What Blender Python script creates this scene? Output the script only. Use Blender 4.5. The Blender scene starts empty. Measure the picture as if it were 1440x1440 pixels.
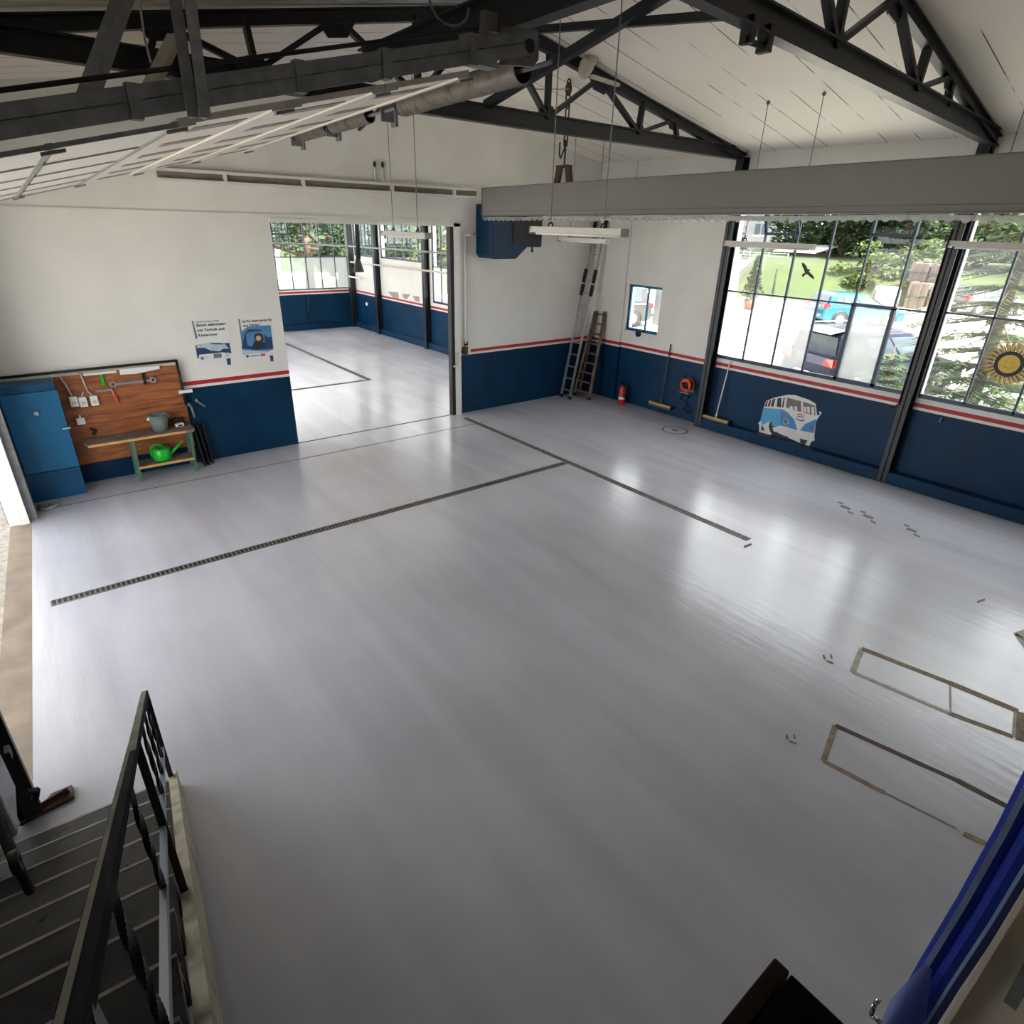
import bpy, math, random
from math import sin, cos, pi, radians
from mathutils import Vector
random.seed(11)
SC = bpy.context.scene
COL = SC.collection
V = Vector

# ---------------------------------------------------------------- camera
F, YAW, PITCH, ROLL, CX, CY, CZ = 850.733, 0.679052, 0.443096, 0.0279413, -11.10892, -10.8903, 3.8
_f = V((sin(YAW)*cos(PITCH), cos(YAW)*cos(PITCH), -sin(PITCH)))
_r = V((cos(YAW), -sin(YAW), 0)); _u = _r.cross(_f)
RIGHT = cos(ROLL)*_r + sin(ROLL)*_u
UP = -sin(ROLL)*_r + cos(ROLL)*_u
CAM = V((CX, CY, CZ))
def at(px, py, ax, v):
    """point of the photo (1440 px frame) lying on the real plane ax = v of the building"""
    d = RIGHT*((px-720)/F) - UP*((py-720)/F) + _f
    i = 'xyz'.index(ax)
    return CAM + d*((v-CAM[i])/d[i])
cd = bpy.data.cameras.new('camera'); cam = bpy.data.objects.new('camera', cd); COL.objects.link(cam)
cd.sensor_width = 36; cd.lens = 36*F/1440; cd.clip_start = 0.05; cd.clip_end = 400
m = cam.matrix_world.copy()
for i, c in enumerate((RIGHT, UP, -_f)):
    for k in range(3): m[k][i] = c[k]
for k in range(3): m[k][3] = CAM[k]
cam.matrix_world = m
SC.camera = cam

# ---------------------------------------------------------------- materials
def S(h):
    h = h.lstrip('#'); o = []
    for i in (0, 2, 4):
        c = int(h[i:i+2], 16)/255
        o.append(c/12.92 if c <= .04045 else ((c+.055)/1.055)**2.4)
    return (*o, 1)
def newmat(name):
    mt = bpy.data.materials.new(name); mt.use_nodes = True
    nt = mt.node_tree; nt.nodes.clear()
    out = nt.nodes.new('ShaderNodeOutputMaterial')
    return mt, nt, out
def N(nt, t, **k):
    n = nt.nodes.new(t)
    for a, v in k.items(): setattr(n, a, v)
    return n
def pbr(name, col, rough=.5, metal=0, var=.12, scale=6, bump=0, stretch=None, rv=.08, spec=.5, col2=None, lo=.35, hi=.65):
    mt, nt, out = newmat(name)
    b = N(nt, 'ShaderNodeBsdfPrincipled'); nt.links.new(b.outputs[0], out.inputs[0])
    b.inputs['Metallic'].default_value = metal
    b.inputs['Specular IOR Level'].default_value = spec
    tc = N(nt, 'ShaderNodeTexCoord'); mp = N(nt, 'ShaderNodeMapping')
    nt.links.new(tc.outputs['Object'], mp.inputs[0])
    if stretch: mp.inputs['Scale'].default_value = stretch
    nz = N(nt, 'ShaderNodeTexNoise'); nz.inputs['Scale'].default_value = scale; nz.inputs['Detail'].default_value = 6
    nt.links.new(mp.outputs[0], nz.inputs['Vector'])
    rp = N(nt, 'ShaderNodeMapRange'); rp.inputs[1].default_value = lo; rp.inputs[2].default_value = hi
    nt.links.new(nz.outputs[0], rp.inputs[0])
    mx = N(nt, 'ShaderNodeMix', data_type='RGBA')
    c = S(col)
    c2 = S(col2) if col2 else tuple(x*(1+var) for x in c[:3])+(1,)
    c1 = c if col2 else tuple(x*(1-var) for x in c[:3])+(1,)
    mx.inputs[6].default_value = c1; mx.inputs[7].default_value = c2
    nt.links.new(rp.outputs[0], mx.inputs[0]); nt.links.new(mx.outputs[2], b.inputs['Base Color'])
    rr = N(nt, 'ShaderNodeMapRange'); rr.inputs[3].default_value = max(.02, rough-rv); rr.inputs[4].default_value = min(1, rough+rv)
    nt.links.new(nz.outputs[0], rr.inputs[0]); nt.links.new(rr.outputs[0], b.inputs['Roughness'])
    if bump:
        bp = N(nt, 'ShaderNodeBump'); bp.inputs['Strength'].default_value = bump; bp.inputs['Distance'].default_value = .02
        nt.links.new(nz.outputs[0], bp.inputs['Height']); nt.links.new(bp.outputs[0], b.inputs['Normal'])
    return mt
M = {}
M['white'] = pbr('white_wall_paint', '#e5e4df', .75, var=.04, scale=1.2, bump=.05)
M['cream'] = pbr('cream_paint', '#d6cfbf', .6, var=.05, scale=3)
M['navy'] = pbr('navy_gloss_paint', '#032f4e', .45, var=.18, scale=1.5, bump=.05, spec=.22)
M['blue'] = pbr('blue_paint', '#20648f', .4, var=.1, scale=2, spec=.25)
M['blue2'] = pbr('dark_blue_paint', '#164a70', .4, var=.12, scale=2, spec=.25)
M['red'] = pbr('red_stripe', '#b0242c', .5)
M['stripe'] = pbr('white_stripe', '#e6e2da', .5, var=.03)
M['steel'] = pbr('black_blue_steel', '#0d141d', .45, var=.3, scale=8)
M['steel_col'] = pbr('column_paint', '#171e25', .42, var=.3, scale=5)
M['frame'] = pbr('window_frame_blue', '#1c3550', .4)
M['galv'] = pbr('galvanised_steel', '#8c8f91', .45, .25, var=.18, scale=12)
M['galvd'] = pbr('dull_galvanised', '#7b7e82', .5, .15, var=.2, scale=9)
M['alu'] = pbr('aluminium', '#b9bbbd', .35, .8, var=.1, scale=14)
M['black'] = pbr('black_rubber', '#0b0b0c', .6)
M['dark'] = pbr('dark_metal', '#1a1b1d', .5, .2)
M['chrome'] = pbr('chrome', '#c8cacc', .15, 1)
M['plastic'] = pbr('white_plastic', '#e4e3df', .4, var=.03)
M['lamp'] = pbr('lamp_enamel', '#d9d8d3', .35, var=.03)
M['greybox'] = pbr('grey_lacquer', '#757371', .5, var=.04, scale=2)
M['greybox2'] = pbr('grey_lacquer_edge', '#605e5c', .5)
M['door_w'] = pbr('door_white', '#d8d2c8', .5, var=.05, scale=3)
M['door_g'] = pbr('door_grey_strip', '#7c7870', .55)
M['rust'] = pbr('rusty_iron', '#4a3226', .7, .2, var=.4, scale=20)
M['rust2'] = pbr('rusty_grey_steel', '#73706a', .55, .2, col2='#4a4038', scale=9, lo=.5, hi=.75)
M['wood'] = pbr('brown_board', '#7a3f22', .6, col2='#a8683a', scale=3, stretch=(1, 6, 6), lo=.3, hi=.7, bump=.1)
M['woodgrey'] = pbr('worn_bench_wood', '#8a7f76', .7, col2='#5a5049', scale=6, stretch=(1, 5, 5))
M['woodedge'] = pbr('yellow_wood_edge', '#c79a5b', .6)
M['greenmetal'] = pbr('green_painted_steel', '#4c6a55', .5)
M['green'] = pbr('green_plastic', '#17b02c', .35, var=.05)
M['bucket'] = pbr('grey_green_enamel', '#71827c', .4)
M['redgloss'] = pbr('red_gloss', '#c3231a', .3)
M['orange'] = pbr('orange_plastic', '#e0501f', .4)
M['broomwood'] = pbr('broom_wood', '#b99c62', .6)
M['handle_d'] = pbr('worn_handle', '#5b5145', .6)
M['ladderwood'] = pbr('old_ladder_wood', '#5d4c42', .7, col2='#8a7262', scale=5)
M['paper'] = pbr('paper', '#e2e4e4', .6, var=.02)
M['ink'] = pbr('ink', '#2b2f36', .6)
M['pgrey'] = pbr('print_grey', '#6f7a80', .6)
M['psilver'] = pbr('print_silver', '#b6c6cc', .5)
M['pnavy'] = pbr('print_navy', '#1d3f66', .6)
M['pblue'] = pbr('print_blue', '#4d86b4', .6)
M['plight'] = pbr('print_light_blue', '#a9c9d8', .6)
M['pskin'] = pbr('print_skin', '#d8ab95', .6)
M['pred'] = pbr('print_red', '#d8454a', .6)
M['busblue'] = pbr('decal_blue', '#4fa3d0', .4, var=.06)
M['busblue2'] = pbr('decal_mid_blue', '#3f86be', .4, var=.06)
M['buswhite'] = pbr('decal_white', '#dcdcd8', .4, var=.03)
M['busgrey'] = pbr('decal_grey', '#6d6566', .4)
M['busdark'] = pbr('decal_dark', '#1e2428', .4)
M['yellow'] = pbr('sticker_yellow', '#e8c23c', .4, var=.05)
M['yellow2'] = pbr('sticker_gold', '#d9a84a', .4, var=.05)
M['bird'] = pbr('sticker_brown', '#3a2a20', .5)
M['frontwall'] = pbr('brown_grey_wall', '#a39a8f', .8)
M['concrete'] = pbr('pale_concrete', '#85796a', .85, var=.18, scale=3, bump=.3)
M['gravel'] = pbr('outdoor_gravel', '#a09a90', .9, var=.2, scale=14, bump=.5)
M['lot'] = pbr('lot_asphalt', '#c9c3b6', .9, var=.06, scale=.6)
M['grass'] = pbr('grass', '#66802c', .9, col2='#7d9438', scale=.8, bump=.6)
M['bark'] = pbr('bark', '#4b3a2c', .9, var=.3)
M['carblue'] = pbr('car_blue', '#2d95c4', .25, .1, var=.03)
M['carsilver'] = pbr('car_silver', '#8c8b88', .3, .3, var=.03)
M['carnavy'] = pbr('car_navy', '#343a58', .25, .2, var=.03)
M['cargrey'] = pbr('car_pale_grey', '#9ea2a2', .3, .3, var=.03)
M['carglass'] = pbr('car_glass', '#39424a', .1, var=.1)
M['tyre'] = pbr('tyre', '#1c1c1d', .8)
M['rim'] = pbr('rim', '#c2c3c4', .35, .5)
M['taillamp'] = pbr('tail_lamp', '#d23a3a', .2)
M['houseside'] = pbr('house_render', '#d9dde0', .8, var=.02)
M['roofgrey'] = pbr('pale_roof', '#c9c9c8', .7)
M['terracotta'] = pbr('terracotta', '#b5694f', .8)
M['timber'] = pbr('stacked_timber', '#b49a8a', .8, col2='#8a7365', scale=5, stretch=(6, 6, .6))
M['timberorange'] = pbr('orange_timber', '#c98a62', .7)
M['pipe'] = pbr('concrete_pipe', '#b9b9ac', .8)
M['stair'] = pbr('grey_step_paint', '#252526', .3, var=.25, scale=7, bump=.25, rv=.12)
M['nosing'] = pbr('pale_step_edge', '#8d8b87', .4, .3, var=.3)
M['stringer'] = pbr('worn_cream_stringer', '#a49c84', .6, col2='#57503f', scale=7, lo=.45, hi=.75)
M['brown'] = pbr('dark_brown_wood', '#20120a', .6, var=.2, scale=5, spec=.2)
M['blackwood'] = pbr('near_black_wood', '#040303', .7, spec=.1)
M['curtain'] = pbr('blue_curtain', '#0b2f9e', .8, var=.15, scale=20)
M['curtainlight'] = pbr('pale_blue_stripe', '#7f97c4', .8)
M['curtainnavy'] = pbr('navy_stripe', '#1d2c66', .8)
M['rail'] = pbr('worn_handrail_paint', '#11191a', .85, 0, spec=.05, col2='#2b3331', scale=5, stretch=(8,.5,.5), lo=.5, hi=.65)
M['railworn'] = pbr('bare_handrail_metal', '#70746d', .8, 0, spec=.1, col2='#8f8577', scale=7)
M['woodland'] = pbr('woodland', '#3d5a2a', .95, col2='#6c8a45', scale=1.2, bump=1)
M['earth'] = pbr('brown_earth', '#8a7d66', .95, var=.3, scale=2, bump=.4)
M['raildark'] = pbr('dark_railing_paint', '#15191c', .4)
M['railblue'] = pbr('blue_grey_rail_paint', '#5c6c78', .35)
M['teal'] = pbr('dark_teal_enamel', '#0d3a48', .35)
M['tan'] = pbr('exposed_screed', '#8a7a62', .8, var=.3, scale=12)
M['tanlight'] = pbr('filled_screed', '#a39d92', .6, var=.15, scale=12)
M['joint'] = pbr('floor_joint', '#3a3633', .8)
M['mark'] = pbr('floor_scuff', '#5e5a54', .7)
M['annexwhite'] = pbr('annex_panel', '#d6d2ce', .7, var=.04)
M['sticker_g'] = pbr('grey_paper', '#9c978e', .7)
M['dust'] = pbr('dusty_white_metal', '#c4bfb4', .6)

def glassmat(name, tint=(.93, .96, .95, 1), rough=0.0):
    mt, nt, out = newmat(name)
    t = N(nt, 'ShaderNodeBsdfTransparent'); t.inputs[0].default_value = tint
    g = N(nt, 'ShaderNodeBsdfGlossy'); g.inputs['Roughness'].default_value = rough
    fr = N(nt, 'ShaderNodeFresnel'); ge = N(nt, 'ShaderNodeNewGeometry'); mr = N(nt, 'ShaderNodeMapRange'); mr.inputs[3].default_value = 1.45; mr.inputs[4].default_value = 1/1.45
    nt.links.new(ge.outputs['Backfacing'], mr.inputs[0]); nt.links.new(mr.outputs[0], fr.inputs[0])
    mx = N(nt, 'ShaderNodeMixShader')
    nt.links.new(fr.outputs[0], mx.inputs[0]); nt.links.new(t.outputs[0], mx.inputs[1]); nt.links.new(g.outputs[0], mx.inputs[2])
    nt.links.new(mx.outputs[0], out.inputs[0]); return mt
def frostmat(name, col=(.6, .62, .6, 1), clear=.3):
    mt, nt, out = newmat(name)
    a = N(nt, 'ShaderNodeBsdfTranslucent'); a.inputs[0].default_value = col
    t = N(nt, 'ShaderNodeBsdfTransparent')
    mx = N(nt, 'ShaderNodeMixShader'); mx.inputs[0].default_value = clear
    nt.links.new(a.outputs[0], mx.inputs[1]); nt.links.new(t.outputs[0], mx.inputs[2])
    g = N(nt, 'ShaderNodeBsdfGlossy'); g.inputs['Roughness'].default_value = .25
    m2 = N(nt, 'ShaderNodeMixShader'); m2.inputs[0].default_value = .06
    nt.links.new(mx.outputs[0], m2.inputs[1]); nt.links.new(g.outputs[0], m2.inputs[2])
    nt.links.new(m2.outputs[0], out.inputs[0]); return mt
M['glass'] = glassmat('clear_glass')
M['frost'] = frostmat('frosted_glass', (.36,.38,.37,1), clear=.5)
M['clearpvc'] = frostmat('clear_corrugated_pvc', (.85, .85, .85, 1), .45)
M['sheer'] = frostmat('blue_sheer', (.45, .52, .8, 1), .4)
M['doorpane'] = pbr('door_pane', '#d8d5cf', .35, var=.03)
def leafmat(name, c1, c2):
    mt, nt, out = newmat(name)
    d = N(nt, 'ShaderNodeBsdfPrincipled'); d.inputs['Roughness'].default_value = .6
    t = N(nt, 'ShaderNodeBsdfTranslucent')
    g = N(nt, 'ShaderNodeNewGeometry')
    mx = N(nt, 'ShaderNodeMix', data_type='RGBA'); mx.inputs[6].default_value = S(c1); mx.inputs[7].default_value = S(c2)
    nt.links.new(g.outputs['Random Per Island'], mx.inputs[0])
    nt.links.new(mx.outputs[2], d.inputs['Base Color']); nt.links.new(mx.outputs[2], t.inputs[0])
    ms = N(nt, 'ShaderNodeMixShader'); ms.inputs[0].default_value = .4
    nt.links.new(d.outputs[0], ms.inputs[1]); nt.links.new(t.outputs[0], ms.inputs[2])
    nt.links.new(ms.outputs[0], out.inputs[0]); return mt
M['leaf'] = leafmat('broad_leaves', '#2f5220', '#6b9040')
M['leaf2'] = leafmat('dark_leaves', '#234626', '#4a7038')
M['leaf3'] = leafmat('bright_leaves', '#5f7d2c', '#8fa84a')
M['fir'] = leafmat('conifer_needles', '#3f652f', '#7d9e55')
M['leafbrown'] = leafmat('reddish_leaves', '#5f4a42', '#8a7268')

# floor paint: streaky grey epoxy
def floormat():
    mt, nt, out = newmat('grey_floor_paint')
    b = N(nt, 'ShaderNodeBsdfPrincipled'); nt.links.new(b.outputs[0], out.inputs[0])
    tc = N(nt, 'ShaderNodeTexCoord')
    mp = N(nt, 'ShaderNodeMapping'); mp.inputs['Rotation'].default_value = (0, 0, radians(-6)); mp.inputs['Scale'].default_value = (2.2, .28, 1)
    nt.links.new(tc.outputs['Object'], mp.inputs[0])
    n1 = N(nt, 'ShaderNodeTexNoise'); n1.inputs['Scale'].default_value = 1.1; n1.inputs['Detail'].default_value = 5; n1.inputs['Distortion'].default_value = .6
    nt.links.new(mp.outputs[0], n1.inputs['Vector'])
    n2 = N(nt, 'ShaderNodeTexNoise'); n2.inputs['Scale'].default_value = .55; n2.inputs['Detail'].default_value = 8
    nt.links.new(tc.outputs['Object'], n2.inputs['Vector'])
    ad = N(nt, 'ShaderNodeMath', operation='ADD'); nt.links.new(n1.outputs[0], ad.inputs[0]); nt.links.new(n2.outputs[0], ad.inputs[1])
    rp = N(nt, 'ShaderNodeMapRange'); rp.inputs[1].default_value = .62; rp.inputs[2].default_value = 1.38
    nt.links.new(ad.outputs[0], rp.inputs[0])
    mx = N(nt, 'ShaderNodeMix', data_type='RGBA'); mx.inputs[6].default_value = S('#a8a8b0'); mx.inputs[7].default_value = S('#c2c5d0')
    nt.links.new(rp.outputs[0], mx.inputs[0])
    n3 = N(nt, 'ShaderNodeTexNoise'); n3.inputs['Scale'].default_value = 2.4; n3.inputs['Detail'].default_value = 10; n3.inputs['Roughness'].default_value = .7
    nt.links.new(tc.outputs['Object'], n3.inputs['Vector'])
    r3 = N(nt, 'ShaderNodeMapRange'); r3.inputs[1].default_value = .6; r3.inputs[2].default_value = .8; r3.inputs[4].default_value = .3
    nt.links.new(n3.outputs[0], r3.inputs[0])
    m2 = N(nt, 'ShaderNodeMix', data_type='RGBA'); m2.inputs[7].default_value = S('#77746f')
    nt.links.new(r3.outputs[0], m2.inputs[0]); nt.links.new(mx.outputs[2], m2.inputs[6]); nt.links.new(mx.outputs[2], b.inputs['Base Color'])
    rr = N(nt, 'ShaderNodeMapRange'); rr.inputs[1].default_value = .15; rr.inputs[2].default_value = .85; rr.inputs[3].default_value = .13; rr.inputs[4].default_value = .3
    nt.links.new(n2.outputs[0], rr.inputs[0]); nt.links.new(rr.outputs[0], b.inputs['Roughness'])
    b.inputs['Specular IOR Level'].default_value = .6
    bp = N(nt, 'ShaderNodeBump'); bp.inputs['Strength'].default_value = .12; bp.inputs['Distance'].default_value = .02
    n4 = N(nt, 'ShaderNodeTexNoise'); n4.inputs['Scale'].default_value = 5; n4.inputs['Detail'].default_value = 3
    nt.links.new(mp.outputs[0], n4.inputs['Vector'])
    nt.links.new(n4.outputs[0], bp.inputs['Height']); nt.links.new(bp.outputs[0], b.inputs['Normal'])
    return mt
M['floor'] = floormat()
def ceilmat():
    mt, nt, out = newmat('ceiling_panels')
    b = N(nt, 'ShaderNodeBsdfPrincipled'); nt.links.new(b.outputs[0], out.inputs[0]); b.inputs['Roughness'].default_value = .7
    tc = N(nt, 'ShaderNodeTexCoord')
    br = N(nt, 'ShaderNodeTexBrick'); br.offset = .5
    br.inputs['Color1'].default_value = S('#f1ece3'); br.inputs['Color2'].default_value = S('#eee8de'); br.inputs['Mortar'].default_value = S('#4e4843')
    br.inputs['Scale'].default_value = 1; br.inputs['Mortar Size'].default_value = .007; br.inputs['Mortar Smooth'].default_value = .2
    br.inputs['Brick Width'].default_value = 60; br.inputs['Row Height'].default_value = .46
    nt.links.new(tc.outputs['Object'], br.inputs['Vector'])
    nz = N(nt, 'ShaderNodeTexNoise'); nz.inputs['Scale'].default_value = 1.3; nt.links.new(tc.outputs['Object'], nz.inputs['Vector'])
    rp = N(nt, 'ShaderNodeMapRange'); rp.inputs[1].default_value = .42; rp.inputs[2].default_value = .5
    nt.links.new(nz.outputs[0], rp.inputs[0])
    mx = N(nt, 'ShaderNodeMix', data_type='RGBA'); mx.inputs[6].default_value = S('#f0eae1')
    nt.links.new(rp.outputs[0], mx.inputs[0]); nt.links.new(br.outputs[0], mx.inputs[7]); nt.links.new(mx.outputs[2], b.inputs['Base Color'])
    return mt
M['ceil'] = ceilmat()

# ---------------------------------------------------------------- mesh helpers
WL = {}
class MB:
    def __init__(s): s.v = []; s.f = []; s.m = []; s.sm = []
    def add(s, vs, fs, m=0, smooth=False):
        o = len(s.v); s.v += [V(p) for p in vs]
        for f in fs: s.f.append([i+o for i in f]); s.m.append(m); s.sm.append(smooth)
        return s
    def box(s, x0, x1, y0, y1, z0, z1, m=0):
        vs = [(x, y, z) for x in (x0, x1) for y in (y0, y1) for z in (z0, z1)]
        return s.add(vs, [(0,1,3,2),(4,6,7,5),(0,4,5,1),(2,3,7,6),(0,2,6,4),(1,5,7,3)], m)
    def beam(s, p, q, w, h, up=(0,0,1), m=0):
        p, q = V(p), V(q); d = (q-p).normalized(); u = V(up)
        if abs(d.dot(u)) > .98: u = V((0,1,0))
        a = d.cross(u).normalized(); b = a.cross(d)
        vs = [e + a*(i*w/2) + b*(j*h/2) for e in (p, q) for i in (-1, 1) for j in (-1, 1)]
        return s.add(vs, [(0,1,3,2),(4,6,7,5),(0,4,5,1),(2,3,7,6),(0,2,6,4),(1,5,7,3)], m)
    def ibeam(s, p, q, h, w, t=.012, up=(0,0,1), m=0):
        p, q = V(p), V(q); d = (q-p).normalized(); u = V(up); a = d.cross(u).normalized(); b = a.cross(d)
        s.beam(p+b*(h/2-t/2), q+b*(h/2-t/2), w, t, up, m); s.beam(p-b*(h/2-t/2), q-b*(h/2-t/2), w, t, up, m)
        return s.beam(p, q, t, h-2*t, up, m)
    def tube(s, p, q, r, n=10, r2=None, m=0, cap=True):
        p, q = V(p), V(q); d = (q-p).normalized(); u = V((0,0,1)) if abs(d.z) < .9 else V((1,0,0))
        a = d.cross(u).normalized(); b = a.cross(d); r2 = r if r2 is None else r2
        vs = [p+(a*cos(2*pi*i/n)+b*sin(2*pi*i/n))*r for i in range(n)] + [q+(a*cos(2*pi*i/n)+b*sin(2*pi*i/n))*r2 for i in range(n)]
        s.add(vs, [(i, (i+1) % n, n+(i+1) % n, n+i) for i in range(n)], m, True)
        if cap:
            o = len(s.v)-2*n
            s.f.append([o+i for i in range(n)][::-1]); s.m.append(m); s.sm.append(False)
            s.f.append([o+n+i for i in range(n)]); s.m.append(m); s.sm.append(False)
        return s
    def path(s, pts, r, n=8, m=0):
        for a, b in zip(pts, pts[1:]): s.tube(a, b, r, n, m=m)
        for p in pts[1:-1]: s.ball(p, r*1.02, 6, m=m)
        return s
    def ball(s, c, r, n=8, m=0, sz=(1,1,1)):
        c = V(c); vs = [c+V((0,0,r*sz[2]))]; k = n//2+1
        for j in range(1, k):
            t = pi*j/k
            for i in range(n): vs.append(c+V((r*sin(t)*cos(2*pi*i/n)*sz[0], r*sin(t)*sin(2*pi*i/n)*sz[1], r*cos(t)*sz[2])))
        vs.append(c-V((0,0,r*sz[2]))); fs = [(0, 1+i, 1+(i+1) % n) for i in range(n)]
        for j in range(k-2):
            for i in range(n): a = 1+j*n; fs.append((a+i, a+n+i, a+n+(i+1) % n, a+(i+1) % n))
        a = 1+(k-2)*n; e = len(vs)-1; fs += [(e, a+(i+1) % n, a+i) for i in range(n)]
        return s.add(vs, fs, m, True)
    def lathe(s, c, prof, axis=(0,0,1), n=20, m=0, smooth=True):
        c = V(c); d = V(axis).normalized(); u = V((0,0,1)) if abs(d.z) < .9 else V((1,0,0))
        a = d.cross(u).normalized(); b = a.cross(d); k = len(prof); vs = []
        for r, h in prof:
            for i in range(n): vs.append(c+d*h+(a*cos(2*pi*i/n)+b*sin(2*pi*i/n))*r)
        fs = [(j*n+i, j*n+(i+1) % n, (j+1)*n+(i+1) % n, (j+1)*n+i) for j in range(k-1) for i in range(n)]
        return s.add(vs, fs, m, smooth)
    def prism(s, poly, vec, m=0):
        n = len(poly); vec = V(vec); vs = [V(p) for p in poly] + [V(p)+vec for p in poly]
        return s.add(vs, [tuple(range(n))[::-1], tuple(range(n, 2*n))] + [(i, (i+1) % n, n+(i+1) % n, n+i) for i in range(n)], m)
    def face(s, poly, m=0): return s.add(poly, [tuple(range(len(poly)))], m)
    def build(s, name, mats, parent=None, origin=None, bevel=0, solid=0):
        if not isinstance(mats, (list, tuple)): mats = [mats]
        if parent is not None: o0 = WL[parent]
        elif origin is not None: o0 = V(origin)
        else:
            xs = [p.x for p in s.v]; ys = [p.y for p in s.v]; zs = [p.z for p in s.v]
            o0 = V(((min(xs)+max(xs))/2, (min(ys)+max(ys))/2, min(zs)))
        me = bpy.data.meshes.new(name); me.from_pydata([tuple(p-o0) for p in s.v], [], s.f)
        for k in mats: me.materials.append(M[k])
        for p, mi, sm in zip(me.polygons, s.m, s.sm): p.material_index = mi; p.use_smooth = sm
        me.update()
        ob = bpy.data.objects.new(name, me); COL.objects.link(ob)
        if parent is not None: ob.parent = parent
        else: ob.location = o0
        WL[ob] = o0
        if bevel:
            md = ob.modifiers.new('bevel', 'BEVEL'); md.width = bevel; md.segments = 2; md.limit_method = 'ANGLE'
        return ob
def tag(o, label, cat, group=None):
    o['label'] = label; o['category'] = cat
    if group: o['group'] = group
    return o
def thing(name, label, cat, loc, group=None):
    o = bpy.data.objects.new(name, None); COL.objects.link(o); o.location = V(loc); o.empty_display_size = .1
    WL[o] = V(loc); return tag(o, label, cat, group)
def struct(o): o['kind'] = 'structure'; return o
def sroot(name, loc=(0,0,0)):
    o = bpy.data.objects.new(name, None); COL.objects.link(o); o.location = loc; WL[o] = V(loc); o['kind'] = 'structure'; return o

ZN, ZW, ZR = 1.26, 1.305, 1.37      # top of navy, white line, red line
WB = ['white', 'navy', 'stripe', 'red']
def banded(mb, ax, a, b, u0, u1, z0, z1, holes=(), bands=True, plain=0):
    """wall slab between ax=a and ax=b with painted bands and rectangular holes (u0,u1,z0,z1)"""
    us = sorted({u0, u1} | {h for H in holes for h in H[:2]}); zs = {z0, z1} | {h for H in holes for h in H[2:]}
    if bands: zs |= {z for z in (ZN, ZW, ZR) if z0 < z < z1}
    zs = sorted(zs)
    for p, q in zip(us, us[1:]):
        if q <= u0 or p >= u1: continue
        for r, t in zip(zs, zs[1:]):
            cu, cz = (p+q)/2, (r+t)/2
            if any(H[0] < cu < H[1] and H[2] < cz < H[3] for H in holes): continue
            mi = plain
            if bands: mi = 1 if cz < ZN else 2 if cz < ZW else 3 if cz < ZR else 0
            if ax == 'x': mb.box(a, b, p, q, r, t, mi)
            else: mb.box(p, q, a, b, r, t, mi)
    return mb
W0, WX, RIDGE, EAVE, SL = 0, -11.6, -5.75, 5.08, .175
def slope(y): return .165 + max(0, min(.075, (-1.0-y)*.0095)) if y < 0 else .165
def zc(x, y=-3.5): return EAVE + slope(y)*(-x if x > RIDGE else x+11.5)
P1, P2 = -3.59, -7.34
NEAR, FAR = -11.4, 12.57
def scale_mat(keys, k):
    """outdoor paints and plants are darkened by a factor so they do not clip at the indoor exposure"""
    for n in keys:
        for nd in M[n].node_tree.nodes:
            if nd.bl_idname == 'ShaderNodeMix':
                for i in (6, 7):
                    c = nd.inputs[i].default_value; nd.inputs[i].default_value = (c[0]*k, c[1]*k, c[2]*k, 1)
scale_mat(['grass','leafbrown','earth'], .17)
scale_mat(['leaf','leaf2','leaf3'], .26)
scale_mat(['timber','timberorange','terracotta'], .2)
scale_mat(['fir'], .36)
scale_mat(['woodland'], .22)
scale_mat(['grass'], .8)
scale_mat(['carnavy','taillamp','pipe','roofgrey'], .3)
scale_mat(['carblue'], .2)
scale_mat(['carsilver','cargrey'], .16)
scale_mat(['houseside'], .2)
# ---------------------------------------------------------------- floor and ground
mb = MB()
mb.prism([(0.25,-11.6,-.3),(0.25,13,-.3),(-11.6,13,-.3),(-11.6,-1.1,-.3),(-11.85,-6.3,-.3),(-11.86,-6.65,-.3),(-13,-6.65,-.3),(-13,-11.6,-.3)], (0,0,.3))
struct(mb.build('floor', 'floor', origin=(0,0,0)))
mb = MB(); mb.prism([(-11.6,-1.1,-.3),(-11.85,-6.3,-.3),(-11.86,-6.64,-.3),(-12.13,-6.64,-.3),(-12.1,-6.3,-.3),(-11.83,-1.1,-.3),(-11.8,-.4,-.3),(-11.6,-.4,-.3)], (0,0,.302))
struct(mb.build('trim_1', 'concrete', origin=(0,0,0)))
mb = MB(); mb.box(-60,-11.8,-60,60,-.35,-.02)
struct(mb.build('ground_gravel', 'gravel', origin=(0,0,0)))
mb = MB(); mb.box(.24,120,-60,80,-.35,-.03)
struct(mb.build('ground_asphalt', 'lot', origin=(0,0,0)))
mb = MB(); mb.prism([(.3,-6.35,-.03),(9.5,-8.4,-.03),(9.5,-18,-.03),(.3,-18,-.03)],(0,0,.02)); mb.prism([(10.2,-5.4,-.03),(24,-2.2,-.03),(24,-18,-.03),(9.5,-18,-.03)],(0,0,.02)); struct(mb.build('ground_bed','earth',origin=(0,0,0)))
mb = MB(); mb.box(-60,.24,13,90,-.35,-.03)
struct(mb.build('ground_lawn', 'grass', origin=(0,0,0)))
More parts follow.
